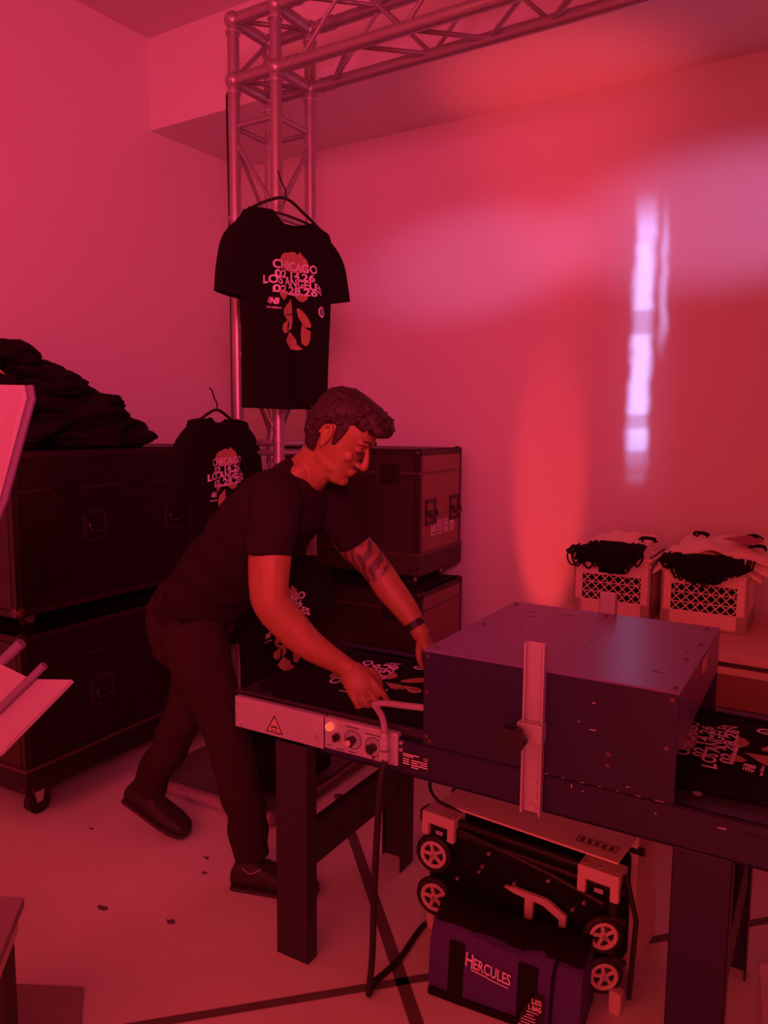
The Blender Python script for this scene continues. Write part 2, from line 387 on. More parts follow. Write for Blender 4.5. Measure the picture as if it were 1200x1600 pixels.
# ------------------------------------------------------------------ flight cases
def case(label, corner, az, L, D, z0, z1, seam, end_mat, long_mat, lz, casters=.07, group='stacked flight cases', pict=False, tray=0.0, handles=True, end_is_x=False):
    """local +y along az-rotated Y (long face at x=0 looking to +x), local -x is the depth, near end at y=0"""
    t = thing('flight_case', label, 'flight case', (corner[0], corner[1], z0 - casters), az, group)
    b = z0 - (z0 - casters); h = z1 - z0
    body = MB().bb((-D + .004, .004, b), (-.004, L - .004, b + h)); body.build('body', long_mat, t, bevel=.004)
    # end skin and side skin panels
    MB().bb((-D + .03, -.001, b + .03), (-.03, .006, b + h - .03)).build('end_panel', end_mat if not end_is_x else long_mat, t)
    MB().bb((-.006, .03, b + .03), (.001, L - .03, b + h - .03)).build('side_panel', long_mat if not end_is_x else end_mat, t)
    e = .026
    fr = MB()
    for x in (-D, 0):
        for y in (0, L):
            sx = e if x < 0 else -e; sy = e if y == 0 else -e
            fr.bb((x, y, b), (x + sx, y + (.003 if y == 0 else -.003), b + h)); fr.bb((x, y, b), (x + (.003 if x < 0 else -.003), y + sy, b + h))
    for z, s in ((b, 1), (b + h, -1)):
        for y, s2 in ((0, 1), (L, -1)):
            fr.bb((-D, y, z), (0, y + s2 * .003, z + s * e)); fr.bb((-D, y, z), (0, y + s2 * e, z + s * .003))
        for x, s2 in ((0, -1), (-D, 1)):
            fr.bb((x, 0, z), (x + s2 * .003, L, z + s * e)); fr.bb((x, 0, z), (x + s2 * e, L, z + s * .003))
    fr.build('edge_frame', EDGEK, t)
    ls = MB(); ls.bb((-D - .004, -.004, lz - .012), (.004, L + .004, lz)); ls.build('lid_seam', EXTR if pict else EDGEK, t, bevel=.002)
    if tray:
        tr = MB().bb((-D - .006, -.006, b + .004), (.006, L + .006, b + tray)); tr.build('base_tray', CASET if pict else CASE, t, bevel=.004)
        MB().bb((-D - .010, -.010, b + tray - .012), (.010, L + .010, b + tray)).build('tray_rail', EXTR, t, bevel=.002)
    for x in (-D, 0):
        for y in (0, L):
            for z in (b, b + h):
                MB().ell((x + (.018 if x < 0 else -.018), y + (.018 if y == 0 else -.018), z + (.018 if z == b else -.018)), (.026, .026, .026), n=12, m=8).build('ball_corner', EDGEK if z != b else EXTR, t, smooth_=True)
    r = casters * .36
    for x in (-D + .10, -.09):
        for y in (.10, L - .10):
            c = MB(); c.bb((x - .045, y - .045, b - .006), (x + .045, y + .045, b))
            for s in (-1, 1): c.prism([(-.03, 0), (.03, 0), (.012, -(casters - r) + .002), (-.012, -(casters - r) + .002)], .004, lambda p, q, k, s=s: V((x + s * .020 + k, y + p, b + q)))
            cs = c.build('caster', STEEL, t)
            MB().cyl((x, y + .004, r), (1, 0, 0), r, .034, 22).build('wheel', RUB, cs, smooth_=True)
    def latch(P, X, N):  # recessed latch or handle
        Z = V((0, 0, 1)); P = V(P); X = V(X); N = V(N)
        d = MB(); R = Matrix((X, N, Z)).transposed()
        d.box(P + N * .002, (.11, .004, .10), R); d.box(P + N * .006 + Z * .03, (.085, .008, .02), R); d.box(P + N * .006 - Z * .03, (.075, .008, .012), R)
        l = d.build('latch', PLK, t, bevel=.002)
    def handle(P, X, N):
        Z = V((0, 0, 1)); P = V(P); X = V(X); N = V(N); R = Matrix((X, N, Z)).transposed()
        d = MB()
        for s in (-1, 1): d.box(P + X * s * .05 + N * .003, (.02, .006, .13), R); d.box(P + Z * s * .055 + N * .003, (.12, .006, .02), R)
        h_ = d.build('handle_dish', EDGEK, t, bevel=.002)
        MB().tube([P + X * -.04 + N * .012 + Z * .01, P + X * -.04 + N * .022 - Z * .02, P + X * .04 + N * .022 - Z * .02, P + X * .04 + N * .012 + Z * .01], .008, 10).build('handle_grip', PLK, h_, smooth_=True)
    if not pict:
        for y in (.22, L * .5, L - .22): latch((0, y, lz - .01), (0, 1, 0), (1, 0, 0))
        for y in (.36, L - .36): handle((0, y, b + h * .5), (0, 1, 0), (1, 0, 0))
        handle((-D * .55, 0, b + h * .45), (1, 0, 0), (0, -1, 0))
    else:
        latch((-.16, -.002, lz - .01), (1, 0, 0), (0, -1, 0)); latch((-.62, -.002, lz - .01), (1, 0, 0), (0, -1, 0))
        if handles:
            for y in (.12, L - .09): handle((.001, y, b + h * .50), (0, 1, 0), (1, 0, 0))
            for k in range(4):
                y0 = .13 + k * .075; z0_ = b + h * .30 + .003
                s = MB(); X = .0035
                for (a, c) in (((y0, z0_), (y0 + .05, z0_ + .005)), ((y0, z0_ + .065), (y0 + .05, z0_ + .07)), ((y0, z0_), (y0 + .005, z0_ + .07)), ((y0 + .045, z0_), (y0 + .05, z0_ + .07))): s.bb((X - .002, a[0], a[1]), (X, c[0], c[1]))
                m_ = y0 + .025
                if k == 0:
                    for q in (-.008, .008): s.prism([(-.006, .02), (.006, .02), (0, .055)], .001, lambda p, q2, kk, q=q: V((X - .001 + kk, m_ + q + p, z0_ + q2)))
                elif k == 1:
                    for q in (.018, .030, .042, .052): s.bb((X - .002, y0 + .012, z0_ + q), (X, y0 + .038, z0_ + q + .004))
                elif k == 2:
                    s.prism([(-.012, .055), (.012, .055), (0, .036)], .001, lambda p, q2, kk: V((X - .001 + kk, m_ + p, z0_ + q2))); s.bb((X - .002, m_ - .012, z0_ + .014), (X, m_ + .012, z0_ + .020)); s.bb((X - .002, m_ - .002, z0_ + .02), (X, m_ + .002, z0_ + .04))
                else:
                    s.prism([(-.012, .055), (.012, .055), (.010, .038), (0, .030), (-.010, .038)], .001, lambda p, q2, kk: V((X - .001 + kk, m_ + p, z0_ + q2))); s.bb((X - .002, m_ - .0015, z0_ + .014), (X, m_ + .0015, z0_ + .032)); s.bb((X - .002, m_ - .01, z0_ + .012), (X, m_ + .01, z0_ + .016))
                s.build('pictogram', WHT, t)
    return t
A3 = rad(3)
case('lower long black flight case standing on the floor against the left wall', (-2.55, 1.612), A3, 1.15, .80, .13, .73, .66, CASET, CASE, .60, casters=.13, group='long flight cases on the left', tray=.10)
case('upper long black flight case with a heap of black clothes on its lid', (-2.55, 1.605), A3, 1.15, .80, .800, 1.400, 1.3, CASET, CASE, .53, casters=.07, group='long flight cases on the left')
case('upper ribbed flight case with four white pictograms, behind the bending man', (-1.82, 3.235), A3, .50, .92, .765, 1.385, 1.28, CASELIT, CASER, .07 + .51, casters=.07, group='ribbed flight cases by the back wall', pict=True, tray=.115, end_is_x=True)
case('lower ribbed flight case on the floor underneath the one with pictograms', (-1.80, 3.225), A3, .50, .92, .13, .690, .6, CASELIT, CASER, .13 + .47, casters=.13, group='ribbed flight cases by the back wall', pict=True, tray=.10, end_is_x=True, handles=False)

# ------------------------------------------------------------------ crumpled clothes
def crumple(name, c, r, seed, amp=.35, m=CLOTH, flat=None, label=None, cat=None, group=None, sub=5):
    bm = bmesh.new(); bmesh.ops.create_icosphere(bm, subdivisions=sub, radius=1)
    for v in bm.verts:
        p = v.co.copy(); q = V((p.x * 1.1, p.y * 1.1, p.z * 2.0)) + V((seed * 7.1, seed * 3.3, seed))
        d = 1 + amp * noise.noise(q) + amp * .6 * (1 - abs(noise.noise(q * 1.9)) * 2) * .5 + amp * .12 * (0.5 - abs(noise.noise(q * 4.5 + V((3, 1, 2)))))
        v.co = V((p.x * r[0], p.y * r[1], p.z * r[2])) * d
        if flat is not None and v.co.z < flat: v.co.z = flat + (v.co.z - flat) * .08
    me = bpy.data.meshes.new(name); bm.to_mesh(me); bm.free(); me.materials.append(m)
    for p in me.polygons: p.use_smooth = True
    o = bpy.data.objects.new(name, me); C.objects.link(o); o.location = c
    if label: tag(o, label, cat, group)
    return o
PILE = [  # x, y, z, rx, ry, rz
    (-2.82, 1.74, 1.47, .20, .20, .09), (-2.80, 2.06, 1.47, .20, .22, .085), (-2.78, 2.22, 1.455, .15, .13, .07),
    (-3.02, 1.95, 1.50, .24, .30, .11), (-2.86, 1.80, 1.58, .20, .22, .09), (-2.84, 2.08, 1.56, .18, .15, .075),
    (-2.90, 1.66, 1.66, .19, .16, .09), (-2.88, 1.94, 1.665, .17, .17, .08), (-2.92, 1.80, 1.74, .15, .13, .08), (-2.95, 1.60, 1.70, .15, .13, .08)]
PL = ['bottom left', 'bottom middle', 'bottom right', 'rear', 'second layer left', 'second layer right', 'third layer left', 'third layer right', 'topmost peak', 'upper left edge']
for i, (x, y, z, a, b, c) in enumerate(PILE):
    crumple('folded_garment', (x, y, z), (a, b, c), i + 1, .5, flat=-c * .75, label='crumpled black garment, %s of the heap on the long case' % PL[i], cat='clothing', group='black garments heaped on the upper left case')
pr = MB()
for poly in ([(0, 0), (.055, 0), (.075, .03), (.065, .07), (.03, .075), (.012, .05)], [(.085, .06), (.10, .035), (.14, -.005), (.10, .005), (.088, .03)]):
    pr.prism(poly, .004, lambda x, y, z: V((-2.70 - .3 * y + z, 1.555 + x, 1.68 + y)))
tag(pr.build('garment_tag', TAN), 'small tan print patch showing on the left of the clothes heap', 'label')

# ------------------------------------------------------------------ printed t-shirts
def art_polys():
    P = [[(385, 480), (400, 445), (420, 430), (440, 425), (470, 412), (490, 412), (512, 430), (520, 400), (540, 420), (565, 440), (580, 480), (560, 520), (520, 540), (470, 545), (420, 540), (395, 515)],
         [(375, 672), (410, 665), (440, 672), (430, 705), (408, 733), (385, 712)],
         [(485, 690), (510, 665), (570, 672), (566, 700), (540, 722), (512, 715)],
         [(462, 712), (470, 790), (465, 810), (404, 826), (403, 790), (425, 760), (445, 740)],
         [(405, 830), (470, 815), (472, 860), (465, 905), (440, 925), (445, 870), (425, 850)],
         [(435, 850), (432, 935), (415, 945), (398, 920), (402, 885), (420, 865)],
         [(450, 925), (500, 975), (505, 1005), (540, 1030), (500, 1042), (455, 1040), (420, 990)],
         [(498, 770), (515, 765), (560, 800), (590, 860), (588, 882), (560, 885), (530, 865), (505, 820)],
         [(528, 870), (548, 880), (562, 898), (588, 905), (588, 960), (575, 1000), (555, 1010), (530, 990), (524, 930)]]
    return P
def shirt_coords(px, py): return ((px - 195) / 565 * .48, (1430 - py) / 1250 * .78)
def tee(name, label, origin, wv, upv_, nv, thick=.035, hanger=True, group=None, tilt=.02, seed=0, hang_to=None, squash=1.0, wrinkle=1.0, sc=1.0, slv=1.0):
    """origin: hem left corner; a runs along wv, z along upv_"""
    t = thing(name, label, 't-shirt', origin if hanger else origin, 0, group)
    O = V(origin); W = V(wv).normalized() * sc; U = V(upv_).normalized() * sc; N = V(nv).normalized()
    def ztop(a):
        x = a / .48; sh = .755 + .035 * (1 - abs(x - .5) / .5)
        nk = max(0, 1 - ((x - .5) / .20) ** 2); return sh + tilt * (.5 - x) - .055 * nk - .05 * max(0, abs(x - .5) - .42) / .08
    def depth(a, z):
        x = (a / .48) * 2 - 1
        f = wrinkle * (.010 * math.sin(a * 34 + seed + 2 * z) + .006 * math.sin(a * 61 + z * 7 + seed)) * (1 - z / .9)
        f += wrinkle * .006 * noise.noise(V((a * 9, z * 9, seed)))
        return thick * math.sqrt(max(0, 1 - x ** 4)) + f * max(0, 1 - x ** 6)
    def S(a, z, off=0): return O + W * a + U * (z * squash) + N * (depth(a, z) + off)
    nA, nT = 40, 44; rs = []
    for j in range(nT + 1):
        tt = j / nT; r = []
        for i in range(nA + 1):
            a = .48 * i / nA; aw = a + (.012 * math.cos(tt * PI) * (1 - 2 * i / nA)); z = tt * ztop(a); 
            if j == 0: z = .004 * math.sin(a * 20 + seed)
            r.append(O + W * aw + U * z * squash + N * depth(a, z))
        for i in range(nA - 1, 0, -1):
            a = .48 * i / nA; z = tt * (ztop(a) + .02 * max(0, 1 - ((a / .48 - .5) / .20) ** 2)); r.append(O + W * a + U * z * squash - N * (depth(a, z) * .6))
        rs.append(r)
    MB().rings(rs).build('body', CLOTH, t, world=True, smooth_=True)
    for s in (0, 1):
        x0 = lambda v: v if s == 0 else .48 - v
        k_ = lambda v: v if slv == 1 else .045 + (v + .042) * .25
        q = [(x0(.06), .70), (x0(k_(-.005)), .62), (x0(k_(-.030)), .53), (x0(k_(-.042)), .43 + .04 * s)]
        m = MB().tube([O + W * a + U * z * squash + N * .004 for a, z in q], [.055, .075 * slv, .078 * slv, .078 * slv], 20, 5, rb=[thick * .7, thick * .85, thick * .8, thick * .8], side=W)
        m.build('sleeve', CLOTH, t, world=True, smooth_=True)
    col = MB(); col.tube([S(.48 * x, ztop(.48 * x) - .004, -.5 * thick) for x in [.30 + .04 * k for k in range(11)]], .006, 8).build('collar', CLOTH, t, world=True, smooth_=True)
    mp = lambda x, y, z: S(x, y, .0025 + z)
    art = MB()
    for p in art_polys():
        cc = [shirt_coords(*q) for q in p]; cen = (sum(q[0] for q in cc) / len(cc), sum(q[1] for q in cc) / len(cc))
        n = len(cc); vs = [mp(*cen, 0)] + [mp(*[cen[k] + .5 * (q[k] - cen[k]) for k in (0, 1)], 0) for q in cc] + [mp(*q, 0) for q in cc]
        art.add(vs, [(0, 1 + i, 1 + (i + 1) % n) for i in range(n)] + [(1 + i, 1 + n + i, 1 + n + (i + 1) % n, 1 + (i + 1) % n) for i in range(n)])
    art.build('tan_print', TAN, t, world=True)['label'] = 'tan leaf-like printed shapes'
    tx = MB(); m2 = lambda x, y, z: S(x, y, .0045 + z)
    for s, x0_, x1_, yb, yt in (('CHICAGO', 345, 627, 530, 466), ('02.14.26', 355, 607, 585, 530), ('LOS ANGELES', 300, 655, 632, 572), ('02.28.26', 345, 620, 680, 626)):
        a0, z0 = shirt_coords(x0_, yb); a1, z1 = shirt_coords(x1_, yt)
        warp = (lambda a, b: (a, b - 6 * max(0, a - .33) ** 2 - 3 * max(0, .14 - a) ** 2)) if s[0] == 'L' else (lambda a, b: (a, b + .04 * (a - .25)))
        put_text(tx, s, (z1 - z0) * .86, a1 - a0, m2, a0, z0, weight=.0013, warp=warp)
    a0, z0 = shirt_coords(345, 690); a1, z1 = shirt_coords(500, 682)
    tx.add([m2(a0, z0, 0), m2(a1, z0, 0), m2(a1, z1, 0), m2(a0, z1, 0)], [(0, 1, 2, 3)])
    tx.build('lettering', WHT, t, world=True)['label'] = 'white city and date lettering'
    em = MB(); a0, z0 = shirt_coords(330, 762)
    put_text(em, 'NB', .024, .036, m2, a0 + .004, z0, weight=.0016, shear=.3)
    for k in range(4): em.add([m2(a0 - .006 + .002 * k, z0 + .003 + k * .006, 0), m2(a0 + .008, z0 + .003 + k * .006, 0), m2(a0 + .008, z0 + .006 + k * .006, 0), m2(a0 - .006 + .002 * k, z0 + .006 + k * .006, 0)], [(0, 1, 2, 3)])
    put_text(em, 'new balance', .008, .058, m2, a0 - .010, z0 - .018, weight=.0004)
    em.build('emblem', WHT, t, world=True)
    bd = MB(); ca, cz = shirt_coords(655, 770)
    K = 28; R0 = .024
    bd.add([m2(ca + R0 * math.cos(2 * PI * k / K), cz + R0 * math.sin(2 * PI * k / K), 0) for k in range(K)] + [m2(ca + R0 * .62 * math.cos(2 * PI * k / K), cz + R0 * .62 * math.sin(2 * PI * k / K), 0) for k in range(K)],
           [(k, (k + 1) % K, (k + 1) % K + K, k + K) for k in range(K)])
    put_text(bd, 'R', .018, .014, m2, ca - .007, cz - .009, weight=.0008)
    bd.build('round_badge', WHT, t, world=True)
    if hanger:
        h = MB(); top = O + W * .235 + U * (.86 if hang_to is None else hang_to) 
        nb = O + W * .235 + U * .815
        h.tube([O + W * .05 + U * .735, O + W * .13 + U * .78, nb, O + W * .34 + U * .775, O + W * .43 + U * .73], .006, 10, 4)
        h.tube([O + W * .10 + U * .745, O + W * .235 + U * .752, O + W * .38 + U * .74], .005, 8, 4)
        h.tube([nb, nb + U * .03 - N * .0, nb + U * .055 - W * .02, nb + U * .085 - W * .035, nb + U * .10 - W * .022 - N * .02], .003, 8, 4)
        h.build('hanger', PLK, t, world=True, smooth_=True)
    return t
a82 = rad(82); WV = V((math.cos(a82), math.sin(a82), 0)); NV = V((math.sin(a82), -math.cos(a82), 0)); UP = V((0, 0, 1))
G = 'black printed t-shirts'
tee('hanging_tshirt', 'large black printed t-shirt hanging highest on the truss tower', V((-2.027, 2.218, 1.563)), WV, UP, NV, group=G, tilt=.03, seed=1, squash=.955)
a99 = rad(99)
tee('hanging_tshirt', 'black printed t-shirt hanging lower left, between long case and man', V((-2.178, 2.078, .860)), V((math.cos(a99), math.sin(a99), 0)), UP, V((math.sin(a99), -math.cos(a99), 0)), group=G, seed=3, tilt=.01, sc=.855)
tee('hanging_tshirt', 'black printed t-shirt hanging lowest, half behind the right forearm', V((-1.955, 2.112, .335)), WV, UP, NV, group=G, seed=5, tilt=0, sc=.84)

# ------------------------------------------------------------------ conveyor dryer
T0 = (-1.293, 1.590, 0); TA = rad(1.5)
def dryer():
    t = thing('conveyor_dryer', 'blue enamel conveyor dryer with hooded heater box and black belt', 'machine', T0, TA)
    # long side beams (front with lip), rear beam
    m = MB(); m.bb((.10, .003, .628), (2.1, .010, .722)); m.bb((.10, .003, .714), (2.1, .045, .722)); m.bb((.10, .003, .628), (2.1, .03, .636)); m.build('front_beam', BLUE, t, bevel=.0015)
    m = MB(); m.bb((-.21, .615, .628), (2.1, .625, .735)); m.bb((-.21, .585, .728), (2.1, .625, .735)); m.build('rear_beam', BLUE, t, bevel=.0015)
    m = MB(); m.bb((-.195, .02, .64), (.42, .03, .728)); m.bb((-.195, .02, .722), (.42, .055, .730)); m.bb((-.21, .02, .735), (.42, .028, .742)); m.build('belt_rail', DKFRAME, t, bevel=.001)
    m = MB(); m.bb((-.225, .05, .708), (2.1, .59, .715)); m.bb((-.225, .05, .650), (2.1, .59, .656)); m.tube([(-.20, .05, .685), (-.20, .59, .685)], .03, 20); m.build('belt', BELT, t, smooth_=True)
    m = MB(); m.bb((-.235, .06, .716), (-.12, .20, .722)); m.build('end_plate', DKFRAME, t, bevel=.001)
    # hood
    z0, z1, u0, u1, n0, n1 = .722, .960, .410, .998, 0, .605
    hd = MB().bb((u0, n0, z0), (u1, n0 + .004, z1)).build('hood_front', BLUE, t, bevel=.001)
    MB().bb((u0, n1 - .004, z0), (u1, n1, z1)).build('hood_back', BLUE, t, bevel=.001)
    MB().bb((u0 - .001, n0 - .001, z1 - .004), (u1 + .001, n1 + .001, z1 + .001)).build('hood_lid', BLUELIT, t, bevel=.0015)
    for uu in (u0, u1 - .004): MB().prism([(n0 + .004, .826), (n1 - .004, .845), (n1 - .004, z1 - .004), (n0 + .004, z1 - .004)], .004, lambda x, y, z, uu=uu: V((uu + z, x, y))).build('hood_end', BLUELIT, t, bevel=.001)
    m = MB(); m.bb((u0 + .02, n0 + .02, .86), (u1 - .02, n1 - .02, .87)); m.build('heater_plate', DKFRAME, t)
    sc = []
    for (a, z) in ((.423, .946), (.421, .858), (.985, .944), (.978, .84), (.42, .745), (.43, .735), (.86, .80), (.86, .775)):
        sc.append(((a, -.001, z), (0, 1, 0), .0052, .004))
    for (a, n_) in ((.43, .57), (.44, .30), (.43, .03), (.97, .57), (.98, .40), (.97, .25), (.985, .03), (.70, .57)): sc.append(((a, n_, z1 + .002), (0, 0, 1), .005, .004))
    each('screw', EXTR, hd, sc)
    ch = MB(); random.seed(4)
    for (a, z, w_, h_) in ((.90, .735, .006, .003), (.78, .702, .003, .010), (.82, .905, .008, .003), (.805, .70, .003, .003), (1.08, .694, .020, .003), (.96, .69, .004, .004), (.815, .845, .018, .0025), (.79, .858, .006, .002)):
        ch.prism([(0, 0), (w_, h_ * .2), (w_ * .9, h_), (w_ * .3, h_ * .8)], .0006, lambda x, y, zz, a=a, z=z: V((a + x, (.0024 if z < .722 else -.0006) - zz, z + y)))
    for a in [(.72 + .04 * k) for k in range(7)]: ch.bb((a, -.0008, .7215), (a + random.uniform(.004, .02), .0, .7225))
    ch.build('chipped_paint', CHIP, t)
    tp = MB()
    for (a, n_, w_, h_) in ((.52, .45, .03, .003), (.60, .52, .05, .004), (.53, .34, .006, .004), (.74, .28, .012, .004), (.62, .40, .006, .004), (.93, .12, .03, .003), (.60, .48, .012, .003), (.96, .32, .008, .006), (.50, .50, .02, .003)):
        tp.box((a, n_, z1 + .0013), (w_, h_, .0008), rot('Z', random.uniform(-20, 20)))
    tp.build('scuff', PLK, hd)
    tgm = MB(); tgm.box((1.0, .33, .935), (.002, .07, .035)); tgm.build('side_tag', PLG, t, bevel=.002)
    # height posts with clamp
    def post(n_, s, za, zb):
        m = MB(); m.bb((.670, n_ - s * .004, za), (.718, n_, zb)); m.bb((.670, n_ - s * .020, za), (.675, n_, zb)); m.bb((.713, n_ - s * .020, za), (.718, n_, zb))
        p = m.build('height_post', ALU, t, bevel=.0015)
        return p
    p = post(0, 1, .625, 1.022); post(.605, -1, .70, 1.022)
    each('bolt', STEEL, p, [((.697, -.006, z), (0, 1, 0), .008, .006) for z in (.640, .668, .700)])
    m = MB(); m.bb((.663, -.034, .800), (.722, -.002, .842)); cl = m.build('clamp', ALU, t, bevel=.002)
    k = MB(); k.cyl((.668, -.060, .815), (0, 1, 0), .013, .05, 16)
    nr = []
    for yy in (-.060, -.090):
        nr.append([V((.668 + (.030 + .003 * math.cos(6 * a)) * math.cos(a), yy, .815 + (.030 + .003 * math.cos(6 * a)) * math.sin(a))) for a in [2 * PI * i / 48 for i in range(48)]])
    k.rings(nr); k.build('clamp_knob', PLK, cl, smooth_=True, bevel=.002)
    # control end
    m = MB(); m.bb((-.195, .0, .641), (.112, .018, .731)); pl_ = m.build('end_cover', ALU, t, bevel=.002)
    each('screw', STEEL, pl_, [((a, -.002, z), (0, 1, 0), .005, .006) for a, z in ((-.182, .712), (.092, .672), (-.17, .652), (-.185, .682))])
    tri = MB(); c = (-.052, .672)
    for R_, m_, y_ in ((.034, 1, 0),):
        o_ = [(c[0] + R_ * math.sin(a), c[1] - .004 + R_ * math.cos(a)) for a in (0, 2 * PI / 3, 4 * PI / 3)]
        i_ = [(c[0] + (R_ - .006) * math.sin(a), c[1] - .004 + (R_ - .006) * math.cos(a)) for a in (0, 2 * PI / 3, 4 * PI / 3)]
        tri.add([V((x, -.0012, z)) for x, z in o_ + i_], [(0, 1, 4, 3), (1, 2, 5, 4), (2, 0, 3, 5)])
    hz = MB(); hz.add([V((x, -.0006, z)) for x, z in o_], [(0, 1, 2)]); w1 = hz.build('warning_sticker', mat('sticker_orange', (.60, .42, .32), .6), pl_)
    tri.add([V((c[0] + x, -.0012, c[1] - .006 + y)) for x, y in ((-.012, -.004), (-.002, .001), (.010, -.003), (.012, .000), (.004, .006), (-.002, .004), (-.010, .004))], [tuple(range(7))])
    tri.add([V((c[0] + x, -.0012, c[1] - .006 + y)) for x, y in ((-.012, -.007), (.012, -.007), (.012, -.009), (-.012, -.009))], [(0, 1, 2, 3)])
    tri.build('hand_symbol', PLK, w1)
    m = MB(); m.bb((.118, -.004, .648), (.341, .018, .733)); cp = m.build('control_panel', ALU, t, bevel=.004)
    Y = -.0045
    MB().cyl((.138, -.008, .711), (0, 1, 0), .011, .012, 20).build('power_lamp', LAMP, cp, smooth_=True)['label'] = 'glowing round power lamp'
    MB().cyl((.160, -.010, .688), (0, 1, 0), .010, .012, 20).bb((.157, -.022, .679), (.163, -.012, .697)).build('rotary_switch', PLK, cp, smooth_=True)
    for a, z in ((.209, .690), (.271, .684)):
        d = MB(); K = 40
        d.add([V((a + r * math.cos(2 * PI * k / K), Y - .0003, z + r * math.sin(2 * PI * k / K))) for r in (.0235, .0255) for k in range(K)], [(k, (k + 1) % K, (k + 1) % K + K, k + K) for k in range(K)])
        for k in range(11):
            g = rad(225 - 27 * k); c_, s_ = math.cos(g), math.sin(g)
            d.add([V((a + r * c_ - w_ * s_, Y - .0003, z + r * s_ + w_ * c_)) for r, w_ in ((.0165, -.0008), (.021, -.0008), (.021, .0008), (.0165, .0008))], [(0, 1, 2, 3)])
        dl = d.build('dial_scale', PLK, cp)
        kn = MB().cyl((a, -.014, z), (0, 1, 0), .0125, .02, 20, .011); kk = kn.build('dial_knob', PLK, dl, smooth_=True)
        if a < .25: MB().cyl((a - .002, -.026, z - .002), (0, 1, 0), .008, .004, 16).build('knob_cap', PLG, kk, smooth_=True)
    fm = lambda x, y, z: V((x, Y - .0004, y))
    for (x_, z_, w_) in ((.186, .7215, .042), (.246, .7150, .045), (.126, .694, .014), (.150, .676, .02), (.195, .6555, .024), (.127, .659, .016), (.16, .6545, .024)):
        MB().add([fm(x_, z_, 0), fm(x_ + w_, z_, 0), fm(x_ + w_, z_ + .0022, 0), fm(x_, z_ + .0022, 0)], [(0, 1, 2, 3)]).build('panel_marking', PLK, cp)
    MB().add([fm(.266, .652, 0), fm(.276, .652, 0), fm(.271, .662, 0)], [(0, 1, 2)]).build('panel_marking', PLK, cp)
    m = MB(); m.bb((.300, -.026, .690), (.322, -.004, .722)); m.tube([(.312, -.02, .720), (.314, -.02, .738)], .011, 14); m.bb((.300, -.030, .665), (.326, -.004, .688)); m.build('plug', ALU, cp, smooth_=True, bevel=.003)
    m = MB(); m.tube([(.312, -.02, .735), (.312, -.02, .752), (.296, -.005, .770), (.268, .015, .782), (.258, .02, .786), (.29, .02, .796), (.35, .015, .803), (.411, .02, .807)], .0085, 14, 6); m.build('conduit', HOSE, t, smooth_=True)['label'] = 'grey flexible conduit'
    # rating label
    fb = lambda x, y, z: V((x, .0018 - z, y))
    m = MB(); m.bb((.350, .0015, .650), (.432, .004, .690)); lb = m.build('rating_label', PLK, t)
    q = MB(); f3 = lambda x, y, z: V((x, .0008, y))
    put_text(q, 'CE', .008, .012, f3, .412, .678)
    for (x_, z_, w_) in ((.354, .684, .045), (.354, .679, .03), (.354, .671, .018), (.378, .671, .045), (.354, .665, .018), (.378, .665, .02), (.402, .665, .02), (.354, .659, .018), (.378, .659, .045), (.378, .653, .02)):
        q.add([f3(x_, z_, 0), f3(x_ + w_, z_, 0), f3(x_ + w_, z_ + .0026, 0), f3(x_, z_ + .0026, 0)], [(0, 1, 2, 3)])
    q.build('label_print', WHT, lb)
    each('screw', STEEL, t, [((.350, 0, z), (0, 1, 0), .005, .006) for z in (.712, .694)])
    # legs: folded steel channels with cross bars
    def leg(ua, ub, na, nb, flip=1):
        m = MB(); m.bb((ua, na, 0), (ub, na + flip * .004, .632)); m.bb((ub - .004, na, 0), (ub, nb, .632)); m.bb((ua, na, 0), (ua + .004, na + flip * .02, .632)); return m.build('leg', BLUE if ua > .5 else DKFRAME, t, bevel=.0015)
    leg(-.050, .058, .0, .045); leg(-.052, .062, .61, .52, -1)
    leg(1.0, 1.115, .0, .055); leg(1.0, 1.115, .61, .56, -1)
    for ua in (.03, 1.08):
        m = MB(); m.bb((ua, .03, .278), (ua + .028, .60, .400)); m.build('cross_bar', DKFRAME, t, bevel=.0015)
    m = MB(); m.bb((.06, .55, .35), (1.02, .575, .39)); m.build('rear_stretcher', DKFRAME, t)
    m = MB(); m.prism([(1.125, .690), (1.135, .684), (1.165, .680), (1.172, .688), (1.165, .694), (1.13, .698)], .001, lambda x, y, z: V((x, .0022 - z, y))); m.build('slot', PLK, t)
    m = MB(); m.cyl((1.03, .09, .7165), (0, 0, 1), .010, .003, 16); m.build('belt_bolt', STEEL, t, smooth_=True)
    return t
dryer()
TM = Matrix.Translation(T0) @ Matrix.Rotation(TA, 4, 'Z')
ud = (TM.to_3x3() @ V((1, 0, 0))); nd = (TM.to_3x3() @ V((0, 1, 0)))
tee('belt_tshirt', 'black printed t-shirt on the belt under the man\'s hands', TM @ V((.56, .095, .7195)), nd, -ud, UP, thick=.012, slv=.6, hanger=False, group='printed shirts lying on the dryer belt', seed=7, wrinkle=.45)
tee('belt_tshirt', 'black printed t-shirt lying on the belt at the dryer outlet, right edge', TM @ V((1.545, .105, .7195)), nd, -ud, UP, thick=.012, slv=.6, hanger=False, group='printed shirts lying on the dryer belt', seed=9, wrinkle=.25)

tag(MB().tube([TM @ V(p) for p in ((.320, -.03, .668), (.312, -.035, .62), (.300, -.03, .50), (.285, -.02, .30), (.28, -.02, .12), (.27, -.02, .02), (.262, .0, .008), (.255, .03, .008), (.262, .07, .008), (.27, .15, .008), (.26, .28, .008), (.27, .33, .008), (.34, .36, .010), (.42, .38, .010))], .0085, 10, 6).build('mains_cable', RUB, smooth_=True), 'black mains cable dropping from the control panel to the floor', 'cable')

